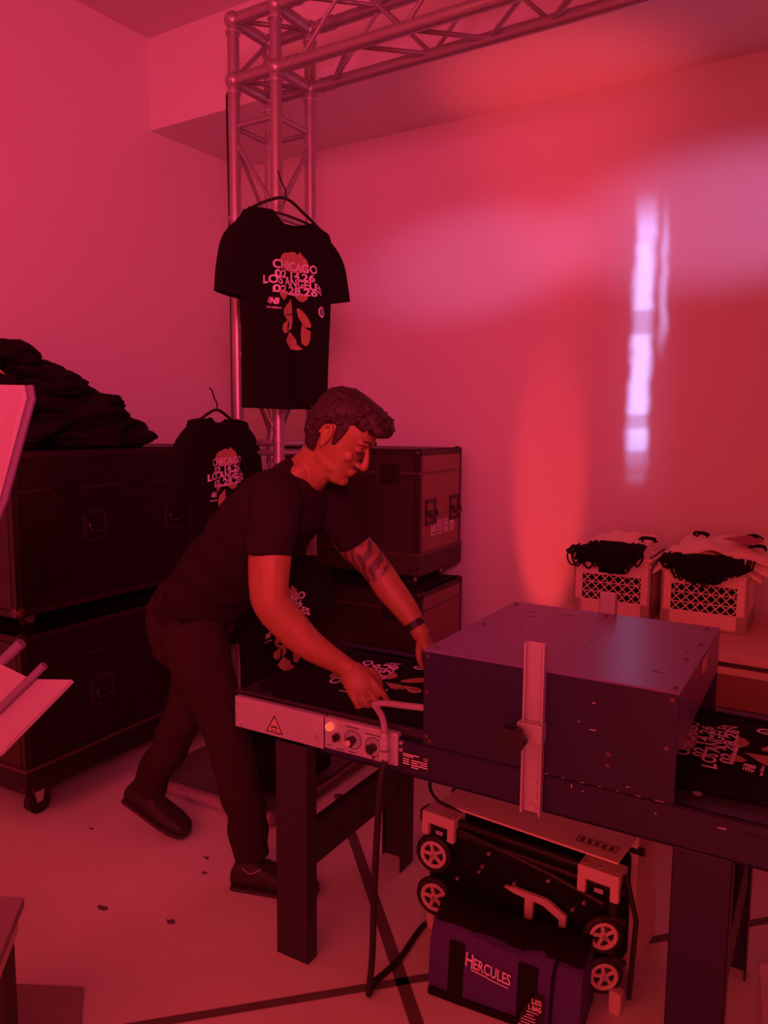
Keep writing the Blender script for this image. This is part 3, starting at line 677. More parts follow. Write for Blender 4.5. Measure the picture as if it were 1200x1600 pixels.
# ------------------------------------------------------------------ bench with crates
t = thing('workbench', 'low reddish workbench with light top against the back wall', 'bench', (-.4, 3.05, 0))
MB().bb((-1.15, 3.045, .632), (1.6, 3.84, .662)).build('benchtop', BENCHT, t, world=True, bevel=.003)
MB().bb((-.44, 3.06, .02), (.5, 3.08, .612)).build('front_panel', BENCHF, t, world=True, bevel=.003)
MB().bb((-.44, 3.052, .585), (.5, 3.062, .612)).build('panel_rail', BENCHT, t, world=True)
for x in (-1.10, -.5, .5, 1.5):
    for y in (3.09, 3.78): MB().bb((x - .025, y - .025, 0), (x + .025, y + .025, .632)).build('leg', BENCHF, t, world=True)

def crate(label, x, y):
    t = thing('milk_crate', label, 'crate', (x, y, .663), rad(1), 'pale plastic milk crates')
    W, D, H = .335, .33, .275; f = MB()
    f.bb((0, 0, 0), (W, D, .012))
    for (a, b) in (((0, 0), (.04, .012)), ((W - .04, 0), (W, .012)), ((0, D - .012), (W, D)),): f.bb((*a, 0), (*b, H))
    f.bb((0, 0, 0), (.012, D, H)); f.bb((W - .012, .04, 0), (W, D, .07)); f.bb((W - .012, 0, 0), (W, .04, H)); f.bb((W - .012, D - .04, 0), (W, D, H)); f.bb((W - .012, 0, .215), (W, D, H))
    f.bb((W - .012, 0, 0), (W, D, H))
    f.bb((0, 0, 0), (W, .012, .072)); f.bb((.04, 0, .185), (.11, .012, H)); f.bb((W - .11, 0, .185), (W - .04, .012, H)); f.bb((.10, 0, .185), (W - .10, .012, .195)); f.bb((.10, 0, .235), (W - .10, .012, H))
    f.bb((-.006, -.006, H - .014), (W + .006, 0, H)); f.bb((-.004, -.005, .235), (W + .004, 0, .240)); f.bb((W, -.005, H - .014), (W + .006, D, H)); f.bb((-.006, -.006, H - .014), (0, D, H))
    f.build('shell', CRATE, t, bevel=.002)
    l = MB(); a0, a1, z0, z1 = .04, W - .04, .072, .187; wd = .0028; s = .039
    k = a0 - (z1 - z0)
    while k < a1:
        for sg in (1, -1):
            p = (k, z0) if sg == 1 else (k, z1); q = (k + (z1 - z0), z1) if sg == 1 else (k + (z1 - z0), z0)
            def clip(P, Q):
                (x0, y0), (x1, y1) = P, Q
                if x0 < a0: y0 += (y1 - y0) * (a0 - x0) / (x1 - x0); x0 = a0
                if x1 > a1: y1 = y0 + (y1 - y0) * (a1 - x0) / (x1 - x0); x1 = a1
                return (x0, y0), (x1, y1)
            if q[0] > a0 + .002 and p[0] < a1 - .002:
                P, Q = clip(p, q); l.tube([(P[0], .006, P[1]), (Q[0], .006, Q[1])], wd, 4)
        k += s
    for z in (z0 + .036, z0 + .078): l.bb((a0, .003, z - .002), (a1, .009, z + .002))
    l.build('lattice', CRATE, t)
    ins = MB().bb((.02, .02, .014), (W - .02, D - .02, .20)); ins.build('liner', STRAP, t)
    return t
crate('left of the two pale milk crates on the bench', -1.095, 3.375)
crate('right of the two pale milk crates, nearer the right picture edge', -.712, 3.372)

def tote(x0, x1, y0, y1, z, seed, label, thick=.012, droop=.03):
    n, m_ = 22, 16; top, bot = [], []
    for j in range(m_ + 1):
        for i in range(n + 1):
            u, v = i / n, j / m_
            x = x0 + (x1 - x0) * u + .012 * noise.noise(V((v * 3, seed, 0))); y = y0 + (y1 - y0) * v + .012 * noise.noise(V((u * 4, 0, seed)))
            e = max(abs(u - .5), 0) * 2
            zz = z + .022 * noise.noise(V((u * 4, v * 3, seed * 3.1))) + .009 * math.sin(u * 19 + seed + v * 5) - droop * e ** 6 - droop * .9 * (1 - v) ** 4
            top.append(V((x, y, zz + thick / 2))); bot.append(V((x, y, zz - thick / 2)))
    k = len(top); f = []
    for j in range(m_):
        for i in range(n):
            a = j * (n + 1) + i; q = (a, a + 1, a + n + 2, a + n + 1); f += [q, tuple(k + c for c in q[::-1])]
    ed = [i for i in range(n + 1)] + [j * (n + 1) + n for j in range(1, m_ + 1)] + [m_ * (n + 1) + i for i in range(n - 1, -1, -1)] + [j * (n + 1) for j in range(m_ - 1, 0, -1)]
    f += [(ed[i], k + ed[i], k + ed[(i + 1) % len(ed)], ed[(i + 1) % len(ed)]) for i in range(len(ed))]
    o = MB().add(top + bot, f).build('canvas_bag', CANVAS, smooth_=True)
    return tag(o, label, 'bag', 'folded canvas bags in the crates')
LB = ['lowest', 'second', 'third', 'topmost']
for k in range(4):
    tote(-1.10 + .012 * k, -.77 - .01 * k, 3.37 + .015 * k, 3.68, .950 + k * .017, k + 1, '%s pale canvas bag folded over the left crate' % LB[k])
for k in range(4):
    tote(-.75 + .02 * k, -.33 + .03 * k, 3.37 + .012 * k, 3.70, .950 + k * .020, k + 11, '%s pale canvas bag folded over the right crate' % LB[k])
cr_ = MB(); 
cr_.add([V(p) for p in ((-.50, 3.45, 1.040), (-.37, 3.42, 1.026), (-.34, 3.50, 1.036), (-.41, 3.56, 1.05))], [(0, 1, 2, 3)])
tag(cr_.build('bag_print', mat('rose_print', (.45, .12, .18), .8)), 'dark rose printed patch on the topmost right canvas bag', 'print')
def straps(label, cx, y, ztop_, wd, ht, seed, n):
    random.seed(seed); m = MB()
    for k in range(n):
        a = cx + random.uniform(-wd, wd) * .95; e = 1 - ((a - cx) / wd) ** 2; d = ht * (.25 + .75 * e) * random.uniform(.6, 1.0)
        b = a + random.uniform(-.05, .05); yy = y - random.uniform(.0, .022)
        m.tube([(a, yy + .07, ztop_ + random.uniform(0, .01)), (a + random.uniform(-.01, .01), yy - .005, ztop_ - .01), (a + random.uniform(-.015, .015), yy - .012, ztop_ - d * .6), ((a + b) / 2, yy - .012, ztop_ - d), (b + random.uniform(-.01, .01), yy - .010, ztop_ - d * .6), (b, yy, ztop_ - .012), (b, yy + .06, ztop_)], .0042, 5, 3)
    m.ell((cx, y + .035, ztop_ - ht * .30), (wd * .90, .045, ht * .42), n=20)
    o = m.build('handle_straps', STRAP, smooth_=True); return tag(o, label, 'straps', None, 'stuff')
straps('black bag straps bunched over the front of the left crate', -.915, 3.362, .985, .125, .125, 3, 70)
straps('loose black straps hanging at the left corner of the left crate', -1.045, 3.360, .965, .05, .10, 8, 14)
straps('black bag straps bunched over the front of the right crate', -.545, 3.357, .965, .155, .115, 5, 90)
lp = MB()
for (x, y, z, s) in ((-.80, 3.48, .995, .03), (-.60, 3.60, 1.02, .03), (-.40, 3.62, 1.02, .035), (-.36, 3.47, 1.0, .03)):
    random.seed(int(-x * 100))
    for q in range(3): lp.tube([(x + s * math.cos(a) + random.uniform(-.01, .01), y + random.uniform(-.005, .005), z + .5 * s * math.sin(a) + .004 * q) for a in [i * PI / 4 for i in range(5)]], .004, 6, 3)
tag(lp.build('strap_loops', STRAP, smooth_=True), 'short black strap loops sticking up between the canvas bags', 'straps', None, 'stuff')

# ------------------------------------------------------------------ cart, cardboard box, bag
def cart():
    a = math.atan2(1.885 - 1.922, .61)
    t = thing('folding_cart', 'folded black wagon cart with pale hub wheels under the dryer', 'cart', (-1.055, 1.925, 0), a)
    L, D = .60, .17
    b = MB(); b.bb((.03, .02, .05), (L - .03, D, .345)); b.build('folded_body', CLOTH, t, bevel=.012)
    b = MB()
    for z in (.352, .318): b.tube([(.0, .012, z), (L, .012, z)], .011, 12)
    b.tube([(.0, D, .352), (L, D, .352)], .011, 12)
    b.tube([(.03, .01, .05), (L - .03, .01, .05)], .010, 12); b.tube([(.10, .008, .335), (.40, .006, .30), (L - .05, .008, .27)], .009, 10)
    for x in (.03, L - .03): b.tube([(x, .012, .035), (x, .012, .352)], .012, 12)
    b.build('frame', PLK, t, smooth_=True)
    for i, (x, s) in enumerate(((.06, 1), (L - .06, 1))):
        c = MB(); c.bb((x - .055, -.020, .337), (x + .055, .05, .372)); c.bb((x - .055, -.022, .300), (x - .032, -.002, .345)); c.bb((x + .032, -.022, .300), (x + .055, -.002, .345))
        cc = c.build('corner_bracket', PLG, t, bevel=.004)
        each('screw', STEEL, cc, [((x + dx, .0, .373), (0, 0, 1), .005, .004) for dx in (-.042, 0, .042)])
        MB().bb((x - .012, -.012, .306), (x + .012, -.006, .318)).build('latch_pin', ALU, cc, bevel=.002)
    MB().bb((-.005, -.015, .33), (.02, .03, .37)).build('end_cap', PLK, t, bevel=.004)
    def wheel(x, z, r, yaw):
        ax = V((math.sin(yaw), -math.cos(yaw), 0))
        c = V((x, -.010, z)); w_ = MB(); w_.ring(c, ax, r - .011, .011, 36, 10); w_.cyl(c + ax * -.004, ax, r - .012, .016, 36)
        wo = w_.build('wheel', RUB, t, smooth_=True)
        h = MB(); h.ring(c + ax * .008, ax, r * .62, .006, 32, 8)
        h.cyl(c + ax * .006, ax, r * .20, .012, 16)
        xx = ax.orthogonal().normalized(); yy = ax.cross(xx)
        for k in range(5):
            g = 2 * PI * k / 5 + .4; d = xx * math.cos(g) + yy * math.sin(g); h.tube([c + ax * .008 + d * r * .15, c + ax * .008 + d * r * .62], r * .10, 6)
        h.build('hub', PLG, wo, smooth_=True)['label'] = 'pale spoked hub'
        q = MB().cyl(c + ax * .016, ax, .006, .006, 10); q.build('axle_bolt', STEEL, wo, smooth_=True)
        f = MB(); f.tube([c + V((.045, .03, .03)), c + V((.02, .015, .045)), c], .010, 8); f.build('fork', PLK, wo, smooth_=True)
    wheel(.045, .245, .058, rad(8)); wheel(.050, .113, .060, rad(8)); wheel(L - .045, .20, .052, rad(35)); wheel(L - .04, .09, .052, rad(35))
    g = MB()                                                        # pale two-pronged handle on the front
    pt = lambda x, z: V((x, -.006, z))
    g.prism([(.27, .225), (.30, .232), (.40, .232), (.455, .205), (.455, .115), (.435, .115), (.435, .19), (.39, .212), (.36, .214), (.36, .11), (.335, .11), (.335, .214), (.30, .216)], .016, lambda x, y, z: V((x, -.012 + z, y)))
    g.prism([(.27, .115), (.37, .118), (.37, .102), (.30, .098)], .014, lambda x, y, z: V((x, -.010 + z, y)))
    g.build('handle_bracket', PLG, t, bevel=.003)
    each('rivet', STEEL, t, [((x, 0, z), (0, 1, 0), .005, .012) for x, z in ((.22, .30), (.40, .285), (.20, .255), (.19, .235), (.12, .19), (.14, .12), (.47, .23), (.47, .16), (.50, .26), (.53, .05), (.30, .24))])
    s = MB(); s.tube([(L + .02, .02, .03), (L + .03, .02, .25), (L, .02, .36)], .007, 8); s.build('side_rod', PLK, t, smooth_=True)
    MB().bb((L - .02, -.02, .0), (L + .01, .01, .06)).build('foot', PLG, t, bevel=.003); MB().bb((.02, -.01, .0), (.045, .01, .05)).build('foot', PLG, t, bevel=.003)
cart()
t = thing('cardboard_box', 'large closed cardboard box between the folded cart and the dryer', 'box', (-1.0, 1.95, 0), rad(-4))
MB().bb((.0, .14, 0), (.53, .34, .396)).build('carton', CARD, t, bevel=.003)
MB().box((.262, .165, .399), (.535, .37, .006), rot('X', 1.5)).build('flap', CARD, t, bevel=.001)
pm = MB(); fz = lambda x, y, z: V((x, y - .10, .4032 + (y - .10 - .165) * .026))
for (a, b, c, d) in ((.40, .115, .51, .118), (.40, .145, .51, .148), (.40, .115, .403, .148), (.507, .115, .51, .148)): pm.add([fz(a, b, 0), fz(c, b, 0), fz(c, d, 0), fz(a, d, 0)], [(0, 1, 2, 3)])
for k in range(5): pm.add([fz(.409 + .02 * k, .121, 0), fz(.421 + .02 * k, .121, 0), fz(.421 + .02 * k, .141, 0), fz(.409 + .02 * k, .141, 0)], [(0, 1, 2, 3)])
pm.build('carton_print', CARDP, t)
t2 = MB().tube([(-.99, 2.08, .418), (-.985, 2.03, .46), (-1.02, 1.99, .47), (-1.055, 1.96, .43), (-1.01, 1.93, .40), (-.93, 1.93, .39)], .005, 8, 6)
tag(t2.build('loose_cable', RUB, smooth_=True), 'short black cable looping over the left end of the folded cart', 'cable')

def bag():
    t = thing('duffel_bag', 'purple nylon duffel bag with black straps and white lettering, on the floor', 'bag', (-.905, 1.683, 0), rad(5))
    L, D, H = .40, .19, .215; rs = []
    n = 16
    for i in range(n + 1):
        u = i / n; e = 1 - abs(2 * u - 1) ** 6 * .12; r = []
        prof = [(0, 0), (-.004, .04), (-.002, .10), (.006, .155), (.020, .195), (.05, .213), (.10, .222), (.15, .213), (.18, .19), (.19, .12), (.19, .05), (.185, 0), (.10, 0), (.05, 0)]
        for (y, z) in prof:
            wob = .006 * noise.noise(V((u * 6, y * 20, z * 14)))
            r.append(V((L * u, D / 2 + (y - D / 2) * e + wob, max(0, z * (e - .10 * math.sin(u * PI) * (z > .15) - .06 * u)) + (wob if z > .01 else 0))))
        rs.append(r)
    body = MB().rings(rs).build('body', PURP, t, smooth_=True)
    fr = lambda x, z, o: V((x, -.006 - o + (.0 if z < .1 else (z - .1) * .22), z))
    tp = MB(); 
    tr = []
    for i in range(n + 1):
        u = i / n; x = .01 + .39 * u; s = .10 * math.sin(u * PI) + .06 * u
        tr.append([V((x, .035, .208 * (1 - s) - .004)), V((x, .065, .226 * (1 - s))), V((x, .12, .226 * (1 - s))), V((x, .15, .215 * (1 - s))), V((x, .15, .190 * (1 - s))), V((x, .035, .190 * (1 - s)))])
    tp.rings(tr).build('zip_top', STRAP, t, smooth_=True)
    for x, w_ in ((.06, .042), (.245, .050)):
        s = MB(); s.prism([(x, .004), (x + w_, .004), (x + w_, .165), (x, .165)], .004, lambda a, z, o: fr(a, z, o + .002)); s.build('strap', STRAP, t, bevel=.001)
    s = MB(); s.bb((.004, -.010, .001), (.385, .0, .022)); s.build('base_trim', STRAP, t, bevel=.004)
    for x in (.305, .31): pass
    s = MB().tube([(.33, -.006, .004), (.332, -.006, .08), (.333, .0, .14), (.335, .012, .175), (.338, .05, .198)], .004, 8, 4); s.build('piping', STRAP, t, smooth_=True)
    m = MB(); f2 = lambda x, y, z: fr(x, y, .0045)
    sl = lambda a, b: (a, b - (a - .105) * .12)
    put_text(m, 'H', .034, .020, f2, .108, .118, weight=.0006, warp=sl); put_text(m, 'ERCULE', .026, .088, f2, .130, .119, weight=.0006, warp=sl); put_text(m, 'S', .026, .011, f2, .2185, .119, weight=.0006, warp=sl)
    for xa, xb, z in ((.124, .170, .112), (.170, .225, .110)):
        m.add([f2(*sl(xa, z), 0), f2(*sl(xb, z), 0), f2(*sl(xb, z + .003), 0), f2(*sl(xa, z + .003), 0)], [(0, 1, 2, 3)])
    m.build('lettering', WHT, body)
    tagm = MB(); T = lambda x, y, z: V((x, -.016 - z + y * .02, y))
    tagm.prism([(.250, .005), (.315, .005), (.318, .105), (.296, .112), (.262, .055)], .002, T); tg = tagm.build('hang_tag', PLK, t)
    m = MB(); T2 = lambda x, y, z: V((x, -.0195 + y * .02, y))
    put_text(m, 'LES', .011, .024, T2, .288, .088, weight=.0004); put_text(m, 'L BAG', .013, .032, T2, .280, .068, weight=.0008)
    for k, (x_, w_) in enumerate(((.275, .030), (.275, .018), (.268, .03), (.262, .036), (.262, .022), (.256, .035))):
        z = .060 - k * .008; m.add([T2(x_, z, 0), T2(x_ + w_, z, 0), T2(x_ + w_, z + .0028, 0), T2(x_, z + .0028, 0)], [(0, 1, 2, 3)])
    m.add([T2(.286, .085, 0), T2(.314, .085, 0), T2(.314, .0865, 0), T2(.286, .0865, 0)], [(0, 1, 2, 3)])
    m.build('tag_print', WHT, tg)
bag()

# ------------------------------------------------------------------ things on the floor behind the man
o = crumple('sandbag', (-2.02, 2.40, .13), (.20, .24, .12), 21, .35, CLOTH, flat=-.10); tag(o, 'black slumped sandbag lying on the truss base plate', 'bag')
tag(MB().tube([(-2.42, 2.085, .03), (-2.10, 2.095, .034), (-1.80, 2.11, .032)], .026, 12, 4).build('wrapped_pole', WRAP, smooth_=True), 'plastic-wrapped pole lying in front of the truss base', 'pole')
tag(MB().tube([(-1.79, 2.14, .03), (-1.80, 2.5, .03), (-1.82, 2.85, .03)], .024, 12, 2).build('wrapped_pole', EXTR, smooth_=True), 'dark metal pole lying beside the truss base, seen behind the dryer leg', 'pole')

# ------------------------------------------------------------------ pale metal stand cut by the left edge
def stand():
    t = thing('metal_stand', 'pale metal stand with board, tray and rods cut by the left edge', 'stand', (-1.50, .72, 0))
    d = V((.85, .53, 0))                                             # image-plane direction
    nrm = V((.53, -.85, 0)) * -1
    def q(p, o): return V(p) + nrm * o
    P = [(-1.305, .856, 1.568), (-1.302, .858, 1.545), (-1.330, .813, 1.362), (-1.42, .745, 1.10), (-1.55, .70, 1.10), (-1.55, .71, 1.572)]
    def slab(poly, h, name, m, **k):
        n = len(poly); MB().add([q(p, 0) for p in poly] + [q(p, h) for p in poly], [tuple(range(n))[::-1], tuple(range(n, 2 * n))] + [(i, (i + 1) % n, (i + 1) % n + n, i + n) for i in range(n)]).build(name, m, t, world=True, **k)
    slab(P, .012, 'board', PALE, bevel=.002)
    P2 = [(p[0] + d.x * .004, p[1] + d.y * .004, p[2]) for p in P[:4]]
    MB().tube([q(p, .012) for p in P2], .007, 8).build('board_edge', PALEE, t, world=True, smooth_=True)
    T_ = [V((-1.197, .853, 1.038)), V((-1.262, .815, 1.038)), V((-1.42, .72, 1.13)), V((-1.50, .66, 1.05)), V((-1.44, .70, .86)), V((-1.298, .771, .905))]
    n = len(T_); MB().add(T_ + [p + V((0, .004, -.006)) for p in T_], [tuple(range(n)), tuple(range(n, 2 * n))[::-1]] + [(i, (i + 1) % n, (i + 1) % n + n, i + n) for i in range(n)]).build('tray', PALE, t, world=True)
    MB().tube([(-1.235, .825, 1.066), (-1.30, .775, .985), (-1.42, .70, .86)], .0075, 12).build('rod', PALEE, t, world=True, smooth_=True)
    MB().tube([(-1.285, .815, 1.102), (-1.33, .785, 1.05), (-1.42, .73, .95)], .010, 12).build('rod', PALEE, t, world=True, smooth_=True)
    MB().tube([(-1.50, .70, .004), (-1.50, .70, 1.50)], .02, 14).build('post', PALEE, t, world=True, smooth_=True)
    MB().cyl((-1.50, .70, .012), (0, 0, 1), .09, .02, 24).build('base', PALEE, t, world=True, bevel=.003)
stand()
t = thing('low_table', 'pale corner of a low table at the lower left edge', 'table', (-1.80, 1.0, 0))
P = [(-1.603, .993), (-1.66, .964), (-1.95, .82), (-1.75, .60), (-1.45, .835)]
MB().prism([(a, b) for a, b in P], .022, lambda x, y, z: V((x, y, .378 + z))).build('tabletop', PALE, t, world=True, bevel=.002)
MB().prism([(a * .985 - .02, b * .98) for a, b in P], .05, lambda x, y, z: V((x, y, .330 + z))).build('apron', CARD, t, world=True)
for x, y in ((-1.648, .965), (-1.74, .70)): MB().bb((x - .016, y - .016, 0), (x + .016, y + .016, .34)).build('leg', CASET, t, world=True)
tag(MB().prism([(-1.684, 1.197), (-1.95, 1.05), (-1.75, .80), (-1.42, .98)], .006, lambda x, y, z: V((x, y, z + .0005))).build('floor_mat', MATG, bevel=.001), 'dark grey floor mat below the low table, lower left corner', 'mat')
tag(MB().prism([(-.165, 2.245), (-.13, 1.98), (.2, 1.98), (.2, 2.245)], .03, lambda x, y, z: V((x, y, z + .0005))).build('pale_panel', mat('white_panel', (.8, .75, .75), .6), bevel=.002), 'pale flat panel lying at the lower right edge', 'panel')

# ------------------------------------------------------------------ the man
def man():
    t = thing('person', 'man in a black t-shirt and dark trousers leaning over the dryer belt', 'person', (-1.75, 1.80, 0))
    b = MB(); Yv = (0, 1, 0)
    # trunk and legs (under the clothes)
    b.tube([(-1.84, 1.82, .90), (-1.73, 1.81, 1.03), (-1.60, 1.81, 1.16), (-1.50, 1.81, 1.25), (-1.43, 1.81, 1.32)], [.12, .115, .14, .155, .11], 20, 4, rb=[.06, .06, .08, .08, .05], side=Yv, ball=True)
    b.tube([(-1.80, 1.74, .88), (-1.705, 1.76, .58), (-1.62, 1.80, .10)], [.05, .04, .03], 14, 6)
    b.tube([(-1.93, 1.90, .86), (-1.985, 1.92, .52), (-2.17, 1.86, .16)], [.05, .04, .03], 14, 6)
    # neck
    b.tube([(-1.44, 1.82, 1.325), (-1.385, 1.82, 1.375), (-1.325, 1.82, 1.435)], [.070, .060, .058], 20, 5, rb=[.070, .064, .064], side=Yv)
    b.tube([(-1.40, 1.82, 1.335), (-1.345, 1.80, 1.36), (-1.31, 1.80, 1.40)], [.05, .035, .04], 12, 4)
    # right arm (near)
    b.tube([(-1.39, 1.65, 1.27), (-1.378, 1.615, 1.14), (-1.372, 1.602, 1.06), (-1.364, 1.604, 1.012), (-1.335, 1.635, .955), (-1.285, 1.665, .895), (-1.215, 1.715, .838), (-1.188, 1.730, .818)],
           [.064, .061, .057, .055, .056, .048, .034, .033], 20, 5, rb=[.064, .058, .052, .050, .048, .040, .028, .026])
    # left arm (far)
    b.tube([(-1.425, 1.96, 1.25), (-1.378, 2.01, 1.135), (-1.335, 2.035, 1.08), (-1.30, 2.05, 1.035), (-1.262, 2.056, .985), (-1.205, 2.06, .925), (-1.160, 2.062, .868), (-1.145, 2.062, .845)],
           [.058, .055, .050, .047, .047, .040, .029, .028], 20, 5, rb=[.056, .052, .048, .044, .043, .036, .025, .024])
    # hands
    def hand(wr, palm, side, down, sc, curl):
        """wr wrist point, palm forward direction, side thumb-side direction, down palm normal (towards what it holds)"""
        f = V(palm).normalized(); s = V(side); s = (s - f * s.dot(f)).normalized(); dn = V(down); dn = (dn - f * dn.dot(f) - s * dn.dot(s)).normalized()
        R = Matrix((f, s, dn)).transposed(); w0 = V(wr)
        b.ell(w0 + f * .042 * sc, (.046 * sc, .040 * sc, .018 * sc), R, 18, 12)
        b.tube([w0, w0 + f * .03 * sc, w0 + f * .070 * sc], [.030 * sc, .037 * sc, .041 * sc], 16, 4, rb=[.024 * sc, .019 * sc, .011 * sc], side=tuple(s), ball=False)
        for k, (off, ln) in enumerate(((.033, .9), (.011, 1.0), (-.011, .94), (-.032, .78))):
            p = w0 + f * (.078 - .003 * abs(k - 1)) * sc + s * off * sc; d = (f * math.cos(curl[0]) + dn * math.sin(curl[0])); pts = [p - f * .02 * sc, p]
            ang = curl[0]
            for j, seg in enumerate((.040, .026, .020)):
                pts.append(pts[-1] + (f * math.cos(ang) + dn * math.sin(ang) + s * .12 * (off / .03) * (.5 if j else 1)) * seg * ln * sc); ang += curl[1 + j]
            b.tube(pts, [.0098 * sc, .0100 * sc, .0092 * sc, .0084 * sc, .0072 * sc], 10, 3, ball=True)
        p = w0 + f * .018 * sc + s * .026 * sc + dn * .008 * sc
        b.tube([p - s * .012 * sc, p + f * .022 * sc + s * .018 * sc + dn * .012 * sc, p + f * .050 * sc + s * .022 * sc + dn * .026 * sc, p + f * .074 * sc + s * .014 * sc + dn * .034 * sc], [.016 * sc, .0125 * sc, .0105 * sc, .0085 * sc], 12, 3, ball=True)
    hand((-1.190, 1.728, .826), (.55, .02, -.66), (.62, .60, .42), (-.45, .75, -.25), 1.05, (.12, .55, .65, .4))
    hand((-1.148, 2.062, .848), (.60, -.05, -.70), (.25, -.85, .1), (-.6, -.1, -.6), .95, (.25, .45, .45, .3))
    # head
    HC = V((-1.285, 1.82, 1.47)); RH = rot('Z', 15) @ rot('Y', 38)
    H = lambda x, y, z: HC + RH @ V((x, y, z))
    sec = [(-.120, .074, .030, .020), (-.110, .088, .015, .033), (-.092, .092, -.015, .043), (-.070, .090, -.045, .052), (-.045, .086, -.060, .060), (-.020, .084, -.074, .066), (.000, .080, -.084, .070), (.020, .083, -.090, .073), (.040, .089, -.094, .075), (.065, .086, -.095, .075), (.090, .066, -.082, .066), (.108, .038, -.055, .048), (.118, .012, -.03, .022)]
    rs = []
    for z, xf, xb, hw in sec:
        cx = (xf + xb) / 2; ax = (xf - xb) / 2; r = []
        for k in range(28):
            a = 2 * PI * k / 28; c, s = math.cos(a), math.sin(a); ex = .80 if c > 0 else .95
            r.append(H(cx + ax * math.copysign(abs(c) ** ex, c), hw * math.copysign(abs(s) ** .88, s), z))
        rs.append(r)
    b.rings(rs)
    def E(c, r, R=None): b.ell(H(*c), r, RH @ (R or Matrix.Identity(3)), 14, 10)
    b.tube([H(.084, 0, .024), H(.096, 0, .004), H(.108, 0, -.018), H(.112, 0, -.030)], [.006, .0085, .011, .011], 12, 4)     # nose bridge and tip
    E((.108, 0, -.030), (.014, .012, .011)); E((.097, .012, -.033), (.011, .008, .008)); E((.097, -.012, -.033), (.011, .008, .008))
    b.tube([H(.083, .020, -.059), H(.094, .010, -.056), H(.097, 0, -.0555), H(.094, -.010, -.056), H(.083, -.020, -.059)], [.003, .0055, .006, .0055, .003], 10, 3)
    b.tube([H(.082, .018, -.062), H(.092, .009, -.067), H(.094, 0, -.068), H(.092, -.009, -.067), H(.082, -.018, -.062)], [.003, .006, .0068, .006, .003], 10, 3)
    E((.084, 0, -.098), (.016, .022, .016))                                                                             # chin
    for s in (-1, 1):
        b.tube([H(.086, s * .012, .032), H(.084, s * .032, .037), H(.070, s * .052, .030)], [.007, .0085, .006], 10, 3)        # brow ridge
        E((.072, s * .031, .010), (.014, .016, .012))                                                                   # closed lid over the eye
        E((.056, s * .043, -.022), (.024, .013, .018))                                                                  # cheek bone
        E((.024, s * .041, -.070), (.045, .013, .026))                                                                  # jaw
        # ear
        e = [H(-.018 + .017 * math.cos(a) * .9, s * (.078 + .004 * math.sin(a)), -.008 + .030 * math.sin(a)) for a in [rad(-60 + 36 * k) for k in range(8)]]
        b.tube(e, [.0045, .006, .0065, .0065, .006, .005, .005, .005], 8, 3)
        E((-.016, s * .073, -.010), (.014, .006, .024)); E((-.008, s * .077, -.036), (.007, .006, .009))
    b.build('body', SKIN, t, world=True, remesh=.0034, relax=5)
    # lid crease, brows, mouth line
    m = MB()
    for s in (-1, 1):
        m.tube([H(.0895, s * .012, .031), H(.0905, s * .026, .041), H(.076, s * .050, .040)], [.0028, .0040, .002], 8, 4)
    m.build('eyebrows', HAIR, t, world=True, smooth_=True)
    m = MB()
    for s in (-1, 1): m.tube([H(.0835, s * .018, .004), H(.0868, s * .030, .001), H(.078, s * .045, .003)], [.0010, .0018, .0010], 6, 4)
    m.build('eyelashes', HAIR, t, world=True)
    # hair
    h = MB(); rs = []
    hs = [(-.078, -.010, -.070, .050), (-.050, -.020, -.086, .064), (-.015, -.016, -.100, .077), (.020, .000, -.108, .083), (.045, .045, -.112, .085), (.070, .080, -.112, .085), (.092, .100, -.104, .080), (.112, .094, -.085, .066), (.128, .070, -.055, .045), (.134, .040, -.03, .02)]
    for z, xf, xb, hw in hs:
        cx = (xf + xb) / 2; ax = (xf - xb) / 2
        rs.append([H(cx + ax * math.cos(2 * PI * k / 26), hw * math.copysign(abs(math.sin(2 * PI * k / 26)) ** .9, math.sin(2 * PI * k / 26)), z) for k in range(26)])
    h.rings(rs)
    for s in (-1, 1): h.tube([H(.010, s * .074, .045), H(.014, s * .0735, .010), H(.016, s * .070, -.018)], [.020, .013, .006], 10, 4, rb=[.008, .006, .004], side=tuple(RH @ V((1, 0, 0))))
    for s in (-1, 0, 1): h.ell(H(.088, s * .030, .088), (.026, .030, .022), RH, 12, 8)
    random.seed(11)
    for k in range(340):
        th = random.uniform(-2.9, 2.9); z = random.uniform(.035, .128) if abs(th) < 1.6 else random.uniform(-.05, .128)
        i = next((i for i in range(len(hs) - 1) if hs[i][0] <= z <= hs[i + 1][0]), len(hs) - 2)
        f_ = (z - hs[i][0]) / (hs[i + 1][0] - hs[i][0]); xf, xb, hw = (hs[i][j] + f_ * (hs[i + 1][j] - hs[i][j]) for j in (1, 2, 3))
        p = V(((xf + xb) / 2 + (xf - xb) / 2 * math.cos(th), hw * math.sin(th), z)); nrm = V((math.cos(th), math.sin(th), .3 + z * 4)).normalized()
        flow = V((.8 if z > .03 else -.2, .0, .1 if z > .03 else -.8)) + V([random.uniform(-.35, .35) for _ in range(3)])
        ln = random.uniform(.014, .028) if z > .03 else random.uniform(.006, .012)
        p0 = p - nrm * .004; p1 = p + nrm * .0035 + flow * ln * .5; p2 = p + nrm * .0015 + flow * ln
        h.tube([H(*p0), H(*p1), H(*p2)], [.004, .0034, .0012], 5, 2)
    h.build('hair', HAIR, t, world=True, remesh=.0032, relax=1)
    # t-shirt
    s = MB()
